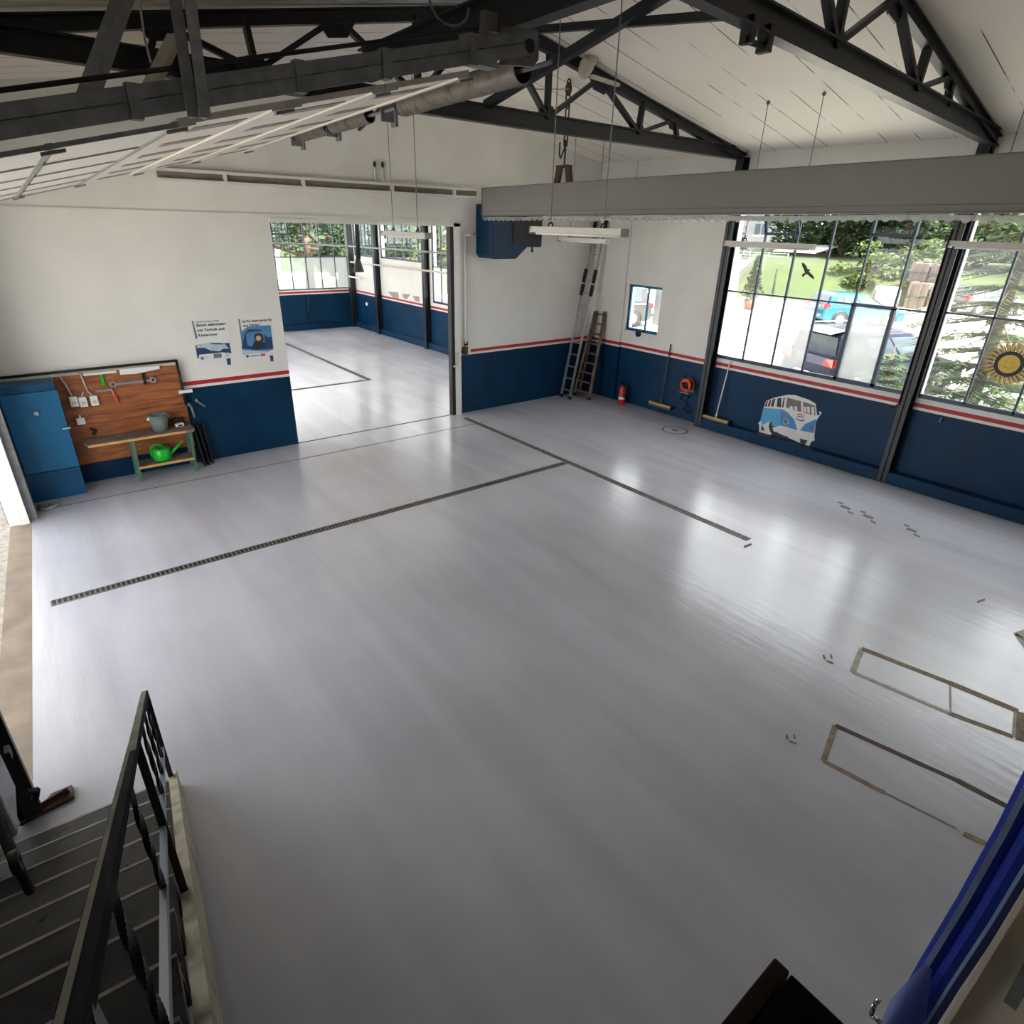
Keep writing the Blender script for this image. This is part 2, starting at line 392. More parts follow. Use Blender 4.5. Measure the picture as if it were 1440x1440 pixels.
# ---------------------------------------------------------------- walls
OX0, OX1, OZ = -7.5, -4.02, 3.74
mb = MB()
banded(mb, 'y', 0, .12, -11.6, .22, 0, EAVE, [(OX0, OX1, 0, OZ)])
mb.prism([(-11.6,0,EAVE),(.22,0,EAVE),(RIDGE,0,6.12)], (0,.22,0))
struct(mb.build('wall_back', WB, origin=(0,0,0)))
mb = MB()
holes = [(-2.06,-1.13,1.66,2.66),(P2+.09,P1-.03,1.45,4.3),(-11.2,P2-.09,1.45,4.3)]
banded(mb, 'x', 0, .22, -11.6, 0, 0, EAVE+.1, holes)
banded(mb, 'x', -.06, 0, -1.04, 0, 0, EAVE)
struct(mb.build('wall_right', WB, origin=(0,0,0)))
mb = MB()
banded(mb, 'x', -11.85, -11.62, -1.1, .22, 0, EAVE+.1)
banded(mb, 'x', -11.85, -11.62, -6.6, -1.1, 3.95, EAVE+.1, bands=False)
banded(mb, 'x', -13.0, -12.75, -11.6, -6.65, 0, EAVE+.1)
banded(mb, 'y', -6.85, -6.65, -12.75, -12.2, 0, EAVE+.1)
banded(mb, 'x', -12.75, -11.85, -6.65, -6.6, 3.95, EAVE, bands=False)
struct(mb.build('wall_left', WB, origin=(0,0,0)))
mb = MB(); banded(mb, 'y', -11.6, -11.4, -13, .22, 0, EAVE+.1)
mb.prism([(-13,-11.4,EAVE),(.22,-11.4,EAVE),(RIDGE,-11.4,6.5)], (0,-.2,0))
struct(mb.build('wall_front', ['frontwall','navy','stripe','red'], origin=(0,0,0)))
# annex walls
AX = -.4
mb = MB()
banded(mb, 'x', AX, AX+.2, .22, FAR, 0, EAVE+.1, [(10.48,12.35,2.6,3.8),(7.08,10.2,2.62,3.8),(3.75,6.75,1.47,3.8),(.5,3.6,1.47,3.8)])
struct(mb.build('wall_annex_right', WB, origin=(0,0,0)))
mb = MB()
banded(mb, 'y', FAR, FAR+.2, -11.6, AX+.2, 0, EAVE, [(-3.86,-.5,1.42,3.8),(-7.6,-4.2,1.42,3.8),(-11.3,-8,1.42,3.8)])
mb.prism([(-11.6,FAR,EAVE),(AX+.2,FAR,EAVE),(RIDGE,FAR,6.12)], (0,.2,0))
struct(mb.build('wall_annex_far', WB, origin=(0,0,0)))
mb = MB(); banded(mb, 'x', -11.8, -11.6, .22, FAR+.2, 0, EAVE+.1, [(1.5,11.5,0,4.0)])  # wide opening out of view, added to let more daylight into the annex
struct(mb.build('wall_annex_left', WB, origin=(0,0,0)))
# ceiling
mb = MB(); ys = [-11.6,-10,-8.5,-7.4,-6,-4.5,-3,-1,0,4,8,FAR+.2]
for (xa, xb) in ((RIDGE, .4), (-13.2, RIDGE)):
    for y0, y1 in zip(ys, ys[1:]):
        def zz(x, y): return EAVE + slope(y)*(-x if xa == RIDGE else x+11.5)
        mb.prism([(xa,y0,zz(xa,y0)),(xb,y0,zz(xb,y0)),(xb,y1,zz(xb,y1)),(xa,y1,zz(xa,y1))], (0,0,.14))
struct(mb.build('ceiling', 'ceil', origin=(0,0,0)))
# ---------------------------------------------------------------- trims
def trim(n, mats, fn, **k):
    q = MB(); fn(q); return struct(q.build('trim_%d' % n, mats, origin=(0,0,0), **k))
trim(2, 'white', lambda q: (q.box(-11.6,-3.5,-.03,0,3.80,3.86), q.box(-11.6,-7.5,-.012,0,3.775,3.79)))
trim(3, 'plastic', lambda q: (q.box(OX1+.02,OX1+.16,-.05,0,0,OZ+.08), q.box(OX0,OX1+.16,-.05,0,OZ,OZ+.06)))
trim(4, 'black', lambda q: (q.box(OX1-.06,OX1+.02,-.03,.1,0,OZ)))
trim(5, 'joint', lambda q: (q.box(OX0,OX1,.0,.035,.0005,.004), q.box(OX0-.2,OX1+.3,-.83,-.815,.0005,.003)))
trim(6, 'joint', lambda q: (q.beam((-11.5,-.78,.001),(-7.6,-.82,.001),.012,.003)))
# painted right hand plinth with the steel sole
q = MB()
for a, b in ((P1-.08, -1.0), (P2+.08, P1-.08), (-11.4, P2-.08)):
    if b > -2: continue
    q.box(-.2, 0, a, b, 0, .2, 0)
struct(q.build('baseboard_right', 'navy', origin=(0,0,0), bevel=.012))
q = MB(); q.box(AX-.12, AX, .3, FAR, 0, .2); struct(q.build('baseboard_annex_right', 'navy', origin=(0,0,0), bevel=.012))
q = MB(); q.box(-11.6, AX-.1, FAR-.12, FAR, 0, .2); struct(q.build('baseboard_annex_far', 'navy', origin=(0,0,0), bevel=.012))
# small window reveal
q = MB(); q.box(-.015,.02,-1.13,-1.06,1.5,2.7); struct(q.build('trim_7', 'plastic', origin=(0,0,0)))

# ---------------------------------------------------------------- steel columns of the right wall and annex
def column(x, y, z1, w=.15, d=.2):
    q = MB()
    q.box(x-d, x-d+.018, y-w/2, y+w/2, 0, z1); q.box(x-.018, x, y-w/2, y+w/2, 0, z1); q.box(x-d, x, y-.008, y+.008, 0, z1)
    q.box(x-d-.01, x, y-w/2-.01, y+w/2+.01, 0, .02)
    return struct(q.build('steel_column', 'steel_col'))
for y in (P1, P2): column(0, y, 5.0)
for y in (10.35, 6.95, 3.67): column(AX, y, 4.9)
q = MB(); q.box(AX-.22, AX, FAR-.2, FAR, 0, 4.9); struct(q.build('steel_column', 'steel_col'))

# ---------------------------------------------------------------- windows
def bar(mb, ax, pos, u0, u1, z0, z1, d=.045):
    if ax == 'x': mb.box(pos-d/2, pos+d/2, u0, u1, z0, z1)
    else: mb.box(u0, u1, pos-d/2, pos+d/2, z0, z1)
def pane(mb, ax, pos, u0, u1, z0, z1):
    mb.face([(pos,u0,z0),(pos,u1,z0),(pos,u1,z1),(pos,u0,z1)] if ax == 'x' else [(u0,pos,z0),(u1,pos,z0),(u1,pos,z1),(u0,pos,z1)])
def window(n, ax, pos, us, zs, frosted=(), vents=(), sash=(), fm='frame', t=.028):
    us = sorted(us); z0, z1 = zs[0], zs[-1]
    root = sroot('window_%d' % n, ((pos, (us[0]+us[-1])/2, z0) if ax == 'x' else ((us[0]+us[-1])/2, pos, z0)))
    f = MB()
    bar(f, ax, pos, us[0]-.03, us[-1]+.03, z0-.03, z0+.035); bar(f, ax, pos, us[0]-.03, us[-1]+.03, z1-.03, z1+.03)
    for u in us: bar(f, ax, pos, u-t/2, u+t/2, z0, z1)
    bar(f, ax, pos, us[0]-.03, us[0]+.02, z0, z1); bar(f, ax, pos, us[-1]-.02, us[-1]+.03, z0, z1)
    for z in zs[1:-1]: bar(f, ax, pos, us[0], us[-1], z-t/2, z+t/2)
    f.build('frame', fm, root)
    cl = MB(); fr = MB()
    for i, (a, b) in enumerate(zip(us, us[1:])):
        for j, (c, d) in enumerate(zip(zs, zs[1:])):
            op = [v for v in vents if v[0] == i]
            if op and j == len(zs)-2 and op[0][2]: d = op[0][1]
            pane(fr if (i, j) in frosted else cl, ax, pos, a, b, c, d)
    cl.build('pane', 'glass', root)
    if fr.v: fr.build('frosted_pane', 'frost', root)
    for i, zv, opened in vents:
        a, b = us[i], us[i+1]; k = MB(); g = MB(); T = .045
        if opened:   # bottom-hung vent tipped into the room
            dx = -.16
            A, B, Cc, D = V((pos,a,zv)), V((pos,b,zv)), V((pos+dx,b-.02,zv+.36)), V((pos+dx,a+.02,zv+.36))
            for p, r in ((A,B),(B,Cc),(Cc,D),(D,A)): k.beam(p, r, T, .03, (1,0,0))
            g.face([A,B,Cc,D])
        else:
            bar(k, ax, pos, a, b, zv-T/2, zv+T/2, .07)
            for e in (a, b): bar(k, ax, pos, e-T/2, e+T/2, zv, z1, .07)
            g.face([(pos-.01,a,zv),(pos-.01,b,zv),(pos-.01,b,z1),(pos-.01,a,z1)] if ax == 'x' else [(a,pos-.01,zv),(b,pos-.01,zv),(b,pos-.01,z1),(a,pos-.01,z1)])
        vs = k.build('vent_sash', fm, root); g.build('pane', 'glass', vs)
    for i, j in sash:
        a, b, c, d = us[i], us[i+1], zs[j], zs[j+1]; k = MB(); T = .055
        for e in (a, b): bar(k, ax, pos, e-T/2, e+T/2, c, d, .075)
        for e in (c+.02, d): bar(k, ax, pos, a-T/2, b+T/2, e-T/2, e+T/2, .075)
        k.build('casement_sash', fm, root)
    return root
# along the right wall u = y grows away from the camera; columns counted from the near end
window(1, 'x', .03, [-3.61,-4.23,-4.85,-5.46,-6.08,-6.71,-7.27], [1.48, 2.74, 4.27],
       frosted={(4,0),(3,0),(1,0)}, vents=[(4,3.77,True),(1,3.8,False)], sash=[(1,0)])
window(2, 'x', .03, [-7.43,-8.07,-8.70,-9.33,-9.96,-10.6,-11.15], [1.48, 2.76, 4.27])
window(3, 'x', .06, [-1.15,-1.66,-2.05], [1.69, 2.64], fm='blue')
A5 = [-.52-.556*i for i in range(7)]
window(4, 'y', FAR+.05, A5, [1.42, 2.55, 3.78], frosted={(i,0) for i in range(6)}, vents=[(1,3.3,False),(4,3.3,False)])
window(5, 'y', FAR+.05, [-4.2-.57*i for i in range(7)], [1.42, 2.55, 3.78], frosted={(i,0) for i in range(6)})  # out of view, added for more light in the annex
window(6, 'y', FAR+.05, [-8-.55*i for i in range(7)], [1.42, 2.55, 3.78], frosted={(i,0) for i in range(6)})
window(7, 'x', AX+.05, [10.5+.3*i for i in range(7)], [2.62, 3.78])
window(8, 'x', AX+.05, [7.1+.516*i for i in range(7)], [2.64, 3.78])
window(9, 'x', AX+.05, [3.77+.495*i for i in range(7)], [1.49, 2.55, 3.78], frosted={(i,0) for i in range(6)})
window(10, 'x', AX+.05, [.52+.51*i for i in range(7)], [1.49, 2.55, 3.78], frosted={(i,0) for i in range(6)})

# ---------------------------------------------------------------- roof trusses
def truss(y, label, cam_=0):
    t = thing('roof_truss', label, 'truss', (RIDGE, y, 4.95), 'dark steel roof trusses')
    def zb(x): return 5.06-.8*cam_ + cam_*min(-x,7.0)
    sl0 = slope(y)
    q = MB(); q.ibeam((-11.5,y,zb(-11.5)),(-7,y,zb(-7)), .2, .13, .018); q.ibeam((-7,y,zb(-7)),(-.06,y,zb(-.06)), .2, .13, .018); q.build('bottom_chord', 'steel', t)
    for sx in (0, 1):
        mx = (lambda x: x) if sx == 0 else (lambda x: 2*RIDGE - x)
        Z = lambda x: zc(x, y)
        q = MB(); q.ibeam((mx(-.02),y,Z(-.02)-.09),(RIDGE,y,Z(RIDGE)-.085), .13, .1, .018); q.build('top_chord', 'steel', t)
        bA, bB, bC = (V((mx(x),y,zb(x)+.06)) for x in (-4.75,-2.9,-1.95))
        tA, tB = V((mx(-3.8),y,Z(-3.8)-.1)), V((mx(-2.07),y,Z(-2.07)-.1))
        ap = V((mx(-5.65),y,Z(-5.65)-.12)); L = []
        L += [(bA, V((mx(-4.75),y,Z(-4.75)-.1)), .09), (bA, tA, .075), (tA, bB, .085), (bB, V((mx(-2.85),y,Z(-2.85)-.1)), .09), (bB, tB, .07), (bC, tB, .075), (ap, bA, .085)]
        for a, b, w in L:
            q = MB(); q.beam(a, b, .05, w, (0,1,0)); q.build('web_member', 'steel', t)
        for c, sz in ((bA,.2),(bB,.17),(tA,.24),(tB,.2)):
            top = c in (tA, tB); s = -1 if top else 1; sl = (sl0 if sx else -sl0) if top else 0
            q = MB(); q.prism([(c.x-sz, y-.01, c.z-sl*sz*1), (c.x+sz, y-.01, c.z+sl*sz*1), (c.x+sz*.45, y-.01, c.z+s*sz*.7+sl*sz*.4), (c.x-sz*.45, y-.01, c.z+s*sz*.7-sl*sz*.4)], (0,.02,0)); q.build('gusset_plate', 'steel', t)
    q = MB(); q.prism([(-.0,y-.012,5.1),(-.75,y-.012,5.16),(-.35,y-.012,4.97),(-.16,y-.012,4.97),(-.05,y-.012,4.8)], (0,.024,0)); q.build('gusset_plate', 'steel', t)
    return t
truss(-3.53, 'dark steel roof truss farther from the camera, its right foot above the first window post')
truss(-7.41, 'dark steel roof truss nearer to the camera, cut by the top of the picture', .05)
def brace(a, b, label, w=.07):
    q = MB(); q.beam(a, b, w, w); return tag(q.build('roof_brace', 'steel'), label, 'brace', 'crossed braces between the trusses')
brace((RIDGE,-3.5,5.16), (RIDGE,-7.4,5.95), 'dark steel brace rising from the far truss bottom towards the near truss top', .09)
brace((RIDGE+.06,-3.5,5.9), (RIDGE+.06,-7.4,5.4), 'dark steel brace falling from the far truss peak, nearly level, behind the chain')
q = MB(); q.ibeam((-7.45,-3.6,5.31),(-7.5,-7.4,5.31), .28, .14, .02)
tag(q.build('roof_beam', 'steel'), 'thick dark blue steel beam running under the roof from truss to truss', 'beam')
# small bracket hung under the near truss
t = thing('beam_clamp', 'black steel trolley bracket hanging under the near truss chord', 'bracket', at(1060,62,'y',-7.41))
p = at(1065,50,'y',-7.41); q = MB()
q.box(p.x-.16,p.x-.11,-7.47,-7.36,5.12,5.3); q.build('side_plate', 'dark', t); q = MB(); q.box(p.x+.08,p.x+.14,-7.47,-7.36,5.1,5.28); q.build('side_plate', 'dark', t)
q = MB(); q.tube((p.x-.2,-7.42,5.14),(p.x+.16,-7.42,5.14),.022); q.build('axle', 'dark', t)
# ---------------------------------------------------------------- overhead garage door (left)
def LZ(x, y): return 4.06 + .25*(x+10.92) - .03*(y+6.3)
door = thing('garage_door', 'white sectional garage door parked open under the left roof slope', 'garage door', (-9.6,-3.7,LZ(-9.6,-3.7)))
YA, YB = -6.42, -1.05
def slab(mb, x0, x1, y0, y1, o0, o1, m=0):
    vs = [(x, y, LZ(x,y)+o) for x in (x0,x1) for y in (y0,y1) for o in (o0,o1)]
    mb.add(vs, [(0,1,3,2),(4,6,7,5),(0,4,5,1),(2,3,7,6),(0,2,6,4),(1,5,7,3)], m)
sx = [-11.55,-10.72,-10.08,-9.42,-8.72,-8.02]
for k, (a, b) in enumerate(zip(sx, sx[1:])):
    q = MB()
    if k < 2:
        slab(q, a+.03, b-.03, YA, YB, .0, .012)
        sec = q.build('door_panel', 'doorpane', door)
        q = MB()
        slab(q, b-.035, b-.0, YA, YB, -.012, .02)
        for i in range(6):
            y = YA+(YB-YA)*i/5; slab(q, a, b, y-.012, y+.012, -.01, .015)
        q.build('glazing_bar', 'galv', sec)
    else:
        slab(q, a, b-.006, YA, YB, .0, .035); slab(q, a, a+.1, YA, YB, -.012, .0); slab(q, b-.1, b-.006, YA, YB, -.012, .0)
        sec = q.build('door_panel', 'door_w', door)
        for i in range(6):
            y = YA+.42+(YB-YA-.84)*i/5
            q = MB(); slab(q, a+.16, b-.16, y-.12, y+.12, -.004, .0); q.build('recess_shade', 'door_g', sec)  # flat dark rectangles stand in for the shade inside the panel recesses
    for y in (YA+.06, YB-.06):
        q = MB(); slab(q, b-.06, b+.06, y-.025, y+.025, -.03, -.012); q.build('hinge', 'galvd', door)
def track(y, ya, label, x1, extra):
    t = thing('door_track', label, 'track', (-9.2,y,LZ(-9.2,y)))
    q = MB(); a, b = V((-11.5,y,LZ(-11.5,ya)+.13)), V((x1,y,LZ(x1,ya)+.13))
    q.beam(a+V((0,0,.045)), b+V((0,0,.045)), .02, .07); q.beam(a-V((0,0,.035)), b-V((0,0,.035)), .03, .075); q.beam(a+V((0,.03,.006)), b+V((0,.03,.006)), .06, .01)
    q.build('rail', 'galvd', t)
    for x in (-10.3,-9.35,-8.75,-8.05):
        if x > x1: continue
        q = MB(); q.box(x-.03,x+.03,y-.03,y+.05,LZ(x,ya)+.05,LZ(x,ya)+.22); q.build('clip', 'galvd', t)
    return t
near = track(-6.5, -6.5, 'long grey door track nearer to the camera, sloping up beside the door leaf', -7.45, 1)
track(-.92, -1.0, 'grey door track at the far edge of the raised door, close to the back wall', -7.45, 0)
q = MB(); q.tube((-10.95,-6.5,LZ(-10.95,-6.5)+.26),(-8.0,-6.5,LZ(-8,-6.5)+.26),.013)
tag(q.build('cable_conduit', 'black'), 'thin black cable running just above the near door track', 'cable')
# hangers
def hanger(p, q2, label, mat='galvd', w=.06):
    k = MB(); k.beam(p, q2, w, .012, (0,1,0)); k.beam(V(p)+V((0,.03,0)), V(q2)+V((0,.03,0)), .012, w, (0,1,0))
    return tag(k.build('track_hanger', mat), label, 'hanger', 'hangers of the door tracks')
hanger(at(272,165,'y',-6.56), at(240,-40,'y',-6.56), 'dark half of the twin steel hanger in front of the near door track')
hanger(at(289,166,'y',-6.58), at(262,-40,'y',-6.58), 'light grey half of the twin steel hanger in front of the near door track', 'galv')
a = at(122,140,'y',-6.45); hanger(a, at(176,-10,'y',-6.1), 'leaning grey strut bracing the near door track, leftmost of the hangers', 'galv', .1)
b = at(212,122,'y',-5.0); q = MB(); q.beam(b, at(246,52,'y',-4.6), .1, .05); tag(q.build('track_hanger', 'dust'), 'short pale wooden strut hanging on cords behind the twin hanger', 'hanger', 'hangers of the door tracks')
q = MB(); q.path([at(196,0,'y',-4.7), at(203,52,'y',-4.75), at(212,88,'y',-4.8)], .008); tag(q.build('cord', 'dust'), 'thin pale cord looping down to the short wooden strut', 'cord')
# spring shaft
XS = -7.3
sp = thing('spring_shaft', 'torsion spring shaft across the end of the raised garage door', 'door spring', (XS,-3.6,4.86))
def sz_(y): return 4.955 + (y+6.2)*-.02
q = MB(); q.tube((XS,-6.5,sz_(-6.5)),(XS,-.9,sz_(-.9)),.018); q.build('shaft', 'galvd', sp)
for (y0, y1, r) in ((-6.15,-4.15,.095),(-3.35,-2.3,.075),(-2.15,-1.15,.07)):
    q = MB(); n = int((y1-y0)/.03); prof = []
    for i in range(n*2+1): prof.append((r + (.007 if i % 2 else -.003), (y1-y0)*i/(n*2)))
    q.lathe((XS,y0,sz_(y0)), prof, (0,1,-.02), 14); q.build('spring', 'rust2', sp)
    q = MB(); q.tube((XS,y1,sz_(y1)),(XS,y1+.06,sz_(y1)),r*.95,12); q.tube((XS,y1+.06,sz_(y1)),(XS,y1+.14,sz_(y1)),.045,12); q.build('spring_cone', 'dark', sp)
for y in (-3.72,-2.2,-.95):
    q = MB(); q.box(XS-.05,XS+.12,y-.012,y+.012,sz_(y)-.1,sz_(y)+.1); q.box(XS+.1,XS+.13,y-.06,y+.06,sz_(y)-.14,sz_(y)+.05); q.build('bearing_bracket', 'galvd', sp)
q = MB(); q.beam(at(537,150,'x',XS+.05), at(505,183,'x',XS+.05), .035, .02); q.build('winding_bar', 'dark', sp)
# operator plate at the end of the near track
op = thing('door_operator', 'grey end plate and drive at the upper end of the near garage door track', 'door drive', at(735,75,'y',-6.45))
p0, p1 = at(703,72,'y',-6.45), at(752,68,'y',-6.45)
q = MB(); z0 = p1.z-.13
pl = [(p0.x-.02,-6.5,z0-.03),(p1.x-.05,-6.5,z0),(p1.x,-6.5,z0+.05),(p1.x,-6.5,z0+.18),(p1.x-.05,-6.5,z0+.23),(p0.x-.02,-6.5,z0+.2)]
q.prism(pl, (0,.03,0)); q.build('end_plate', 'rust2', op)
q = MB(); q.tube((p1.x-.1,-6.52,z0+.12),(p1.x-.1,-6.4,z0+.12),.045,14); q.build('drum', 'dark', op)
q = MB(); q.box(p0.x-.32,p0.x-.06,-6.5,-6.38,z0-.06,z0+.12); q.build('motor_housing', 'galv', op)
q = MB(); q.box(p0.x-.12,p0.x-.0,-6.42,-6.36,z0+.18,5.2); q.box(p0.x-.16,p0.x-.12,-6.5,-6.4,z0+.1,5.1); q.build('mounting_bracket', 'rust2', op)
q = MB(); c = V((p0.x-.42,-6.42,z0+.27)); q.path([c+V((.16*cos(a),0,.12*sin(a))) for a in [pi*.9+i*pi/8 for i in range(10)]], .008); q.build('cable_loop', 'galv', op)
# white steel door post on the left edge and its foot
def post(n, mats, fn, label, cat='door post'):
    q = MB(); fn(q); return tag(q.build(n, mats, bevel=.004), label, cat)
t = thing('door_post', 'white and grey steel garage door post at the left edge beside the blue cupboard', 'door post', (-11.68,-1.0,0))
q = MB(); q.box(-11.62,-11.53,-1.06,-.86,0,3.95); q.build('guide_channel', 'galv', t)
q = MB(); q.box(-11.72,-11.62,-1.2,-1.105,0,3.93); q.box(-11.84,-11.72,-1.17,-1.11,0,3.93); q.build('post_cover', 'plastic', t)
t = thing('door_post', 'steel post of the garage door, toned dark as backlit, beside the foot of the stairs', 'door post', (-11.85,-6.58,0))
q = MB(); q.box(-11.93,-11.8,-6.64,-6.58,0,3.9); q.box(-11.93,-11.9,-6.64,-6.5,0,3.9); q.build('post', 'dark', t)  # dark colour stands in for the shade on the backlit post
q = MB(); q.prism([(-11.93,-6.66,.0),(-11.62,-6.62,.0),(-11.62,-6.5,.0),(-11.74,-6.5,.0),(-11.8,-6.57,.0),(-11.93,-6.57,.0)], (0,0,.03)); q.beam((-11.84,-6.6,.03),(-11.64,-6.56,.05),.01,.06); q.build('foot_plate', 'rust', t)
# ---------------------------------------------------------------- pipes, track and outlets on the back wall
t = thing('sliding_door_track', 'white sliding door track along the back wall above the opening', 'track', (-6.2,-.08,4.3))
q = MB(); q.box(-9.0,-3.45,-.1,0,4.37,4.41); q.box(-9.0,-3.45,-.1,-.02,4.25,4.28); q.build('rail', 'plastic', t)
q = MB(); q.box(-9.0,-3.45,-.03,0,4.28,4.37); q.build('rail_back', 'door_g', t)
for x in (-8.1,-6.9,-5.3,-4.0):
    q = MB(); q.box(x-.02,x+.02,-.11,0,4.25,4.41); q.build('clamp', 'plastic', t)
for x, l in ((-5.59,'left of two above the white sliding track'),(-5.44,'right of two above the white sliding track')):
    t = thing('cable_outlet', 'small dark wall cable outlet, '+l, 'cable outlet', (x,-.02,4.4), 'cable outlets high on the back wall')
    q = MB(); q.ball((x,-.03,4.68),.035,8,sz=(.8,.8,1.4)); q.build('grommet', 'dark', t)
    q = MB(); q.tube((x,-.025,4.41),(x,-.025,4.65),.012); q.build('cable', 'plastic', t)
q = MB(); q.path([(-3.73,-.03,1.5),(-3.73,-.03,3.6),(-3.45,-.03,3.6)], .022); tag(q.build('conduit_pipe', 'plastic'), 'white vertical conduit beside the opening, turning to the dark blue heater', 'pipe')
t = thing('switch_box', 'small brown and white switch box on the red stripe beside the opening', 'switch', (-3.76,-.05,1.3))
q = MB(); q.box(-3.8,-3.7,-.07,0,1.28,1.44); q.build('housing', 'rust', t); q = MB(); q.box(-3.7,-3.63,-.06,0,1.3,1.42); q.build('cover', 'plastic', t)
q = MB(); q.box(-3.75,-3.68,-.04,0,1.46,1.54); tag(q.build('wall_socket', 'black'), 'small black socket just above the brown switch box', 'socket')
q = MB(); q.path([(-3.98,-.06,1.35),(-3.98,-.06,1.08),(-4.06,-.06,1.06)], .014); tag(q.build('pipe_hook', 'plastic'), 'small white hook at the bottom end of the white door trim', 'hook')
# heater
t = thing('unit_heater', 'dark navy warm air heater fixed high on the back wall', 'heater', (-2.9,-.3,3.18))
q = MB(); q.prism([(-3.45,0,3.26),(-3.38,0,3.18),(-2.83,0,3.18),(-2.55,0,3.4),(-2.17,0,3.4),(-2.17,0,4.15),(-3.45,0,4.15)], (0,-.55,0)); q.build('housing', 'navy', t, bevel=.02)
q = MB(); q.box(-2.95,-2.2,-.562,-.55,3.45,4.05)
for i in range(9): q.box(-2.93,-2.22,-.585,-.56,3.48+i*.062,3.5+i*.062)
q.build('air_grille', 'dark', t)
q = MB(); q.tube((-2.3,-.4,3.32),(-2.3,-.4,3.4),.02); q.tube((-2.3,-.4,3.3),(-2.3,-.4,3.32),.035); q.build('drain_tap', 'dark', t)
# ---------------------------------------------------------------- posters
def flat(mb, pts, y, m=0, th=.0012):
    mb.prism([at(px,py,'y',y) for px, py in pts], (0,-th,0), m)
def P7(l): return [(260+x/9, 430+y/9) for x, y in l]
def text(body, name, px, py, size, mat, parent, y, shear=0):
    cu = bpy.data.curves.new(name, 'FONT'); cu.body = body; cu.size = size; cu.extrude = .0008; cu.space_line = 1.25; cu.offset = size*.02
    tmp = bpy.data.objects.new('lettering', cu); COL.objects.link(tmp)
    me = bpy.data.meshes.new_from_object(tmp.evaluated_get(bpy.context.evaluated_depsgraph_get())); bpy.data.objects.remove(tmp); bpy.data.curves.remove(cu)
    me.materials.clear(); me.materials.append(M[mat]); me.name = name; o = bpy.data.objects.new(name, me); COL.objects.link(o)
    p = at(px,py,'y',y); o.parent = parent; o.location = p-WL[parent]; o.rotation_euler = (pi/2,0,0)
    return o
t = thing('wall_poster', 'white poster with a silver car on a dark road, left of the two posters', 'poster', (-8.67,-.003,1.6), 'posters beside the opening')
q = MB(); q.box(-8.94,-8.38,-.004,-.001,1.58,2.3); q.build('sheet', 'paper', t)
q = MB(); flat(q, P7([(85,190),(105,190),(160,415),(135,420)]), -.006); q.build('side_bar', 'pgrey', t)
q = MB(); flat(q, P7([(130,500),(560,470),(590,600),(470,590),(180,620),(175,660),(160,670)]), -.006); q.build('road_photo', 'pnavy', t)
q = MB(); flat(q, P7([(150,490),(320,465),(500,475),(560,540),(480,545),(440,575),(330,570),(250,530),(150,535)]), -.0075); q.build('car_photo', 'psilver', t)
q = MB(); flat(q, P7([(310,475),(430,470),(510,480),(470,490),(350,488)]), -.009); q.build('windscreen_print', 'pnavy', t)
q = MB(); flat(q, P7([(200,650),(238,645),(242,680),(204,684)]), -.0075); flat(q, P7([(250,640),(285,655),(288,662),(250,646)]), -.0075); q.build('logo', 'pgrey', t)
q = MB(); flat(q, P7([(358,610),(462,600),(468,655),(370,665)]), -.0075); q.build('small_photo', 'pgrey', t)
q = MB(); q.tube(at(260+530/9,430+615/9,'y',-.0075),at(260+530/9,430+615/9,'y',-.009),.045,18); q.build('badge', 'plight', t)
q = MB(); flat(q, P7([(525,670),(575,660),(585,745),(540,748)]), -.0075); q.build('bottle', 'pnavy', t)
text('Bosch elektrisiert\nmit Technik und\nKnow-how', 'headline_text', 276.5, 459.5, .062, 'ink', t, -.006)
text('Bosch Forum Elektromobilität', 'small_text', 276, 453.7, .028, 'pgrey', t, -.006)
t = thing('wall_poster', 'blue poster with a person at a car window, right of the two posters', 'poster', (-7.97,-.003,1.58), 'posters beside the opening')
q = MB(); q.box(-8.24,-7.69,-.004,-.001,1.57,2.3); q.build('sheet', 'paper', t)
q = MB(); flat(q, P7([(675,165),(692,165),(722,345),(700,345)]), -.006); q.build('side_bar', 'pgrey', t)
q = MB(); flat(q, P7([(700,340),(790,265),(1085,245),(1120,550),(1040,580),(735,610)]), -.0055); q.build('car_photo', 'pblue', t)
q = MB(); flat(q, P7([(715,540),(760,350),(800,300),(960,300),(1040,400),(1100,390),(1120,540),(900,560)]), -.007); q.build('car_door_photo', 'pnavy', t)
q = MB(); flat(q, P7([(770,350),(830,330),(1000,320),(1010,450),(960,540),(790,500)]), -.0085); q.build('window_photo', 'pblue', t)
q = MB(); flat(q, P7([(880,450),(985,440),(1030,545),(840,545)]), -.0095); flat(q, P7([(875,400),(885,360),(930,342),(985,360),(1000,430),(985,450),(890,440)]), -.0095); q.build('person_coat_and_hair_print', 'ink', t)
q = MB(); c = at(260+932/9,430+410/9,'y',-.011); q.tube(c, c+V((0,-.001,0)), .042, 16); q.build('face_print', 'pskin', t)
q = MB(); flat(q, P7([(735,560),(1060,575),(1050,590),(740,620)]), -.0085); q.build('car_sill_photo', 'plight', t)
q = MB(); flat(q, P7([(955,608),(1015,603),(1020,635),(960,640)]), -.0065); q.build('red_label', 'pred', t)
q = MB(); flat(q, P7([(775,625),(805,622),(808,652),(778,655)]), -.0065); flat(q, P7([(820,632),(940,622),(940,632),(822,642)]), -.0065); q.build('logo', 'ink', t)
q = MB(); flat(q, P7([(1075,630),(1115,628),(1122,700),(1085,704)]), -.0065); q.build('bottle', 'pnavy', t)
text('Ist Ihr Auto bereit für\nden Winter?', 'headline_text', 341, 453.7, .055, 'ink', t, -.006)
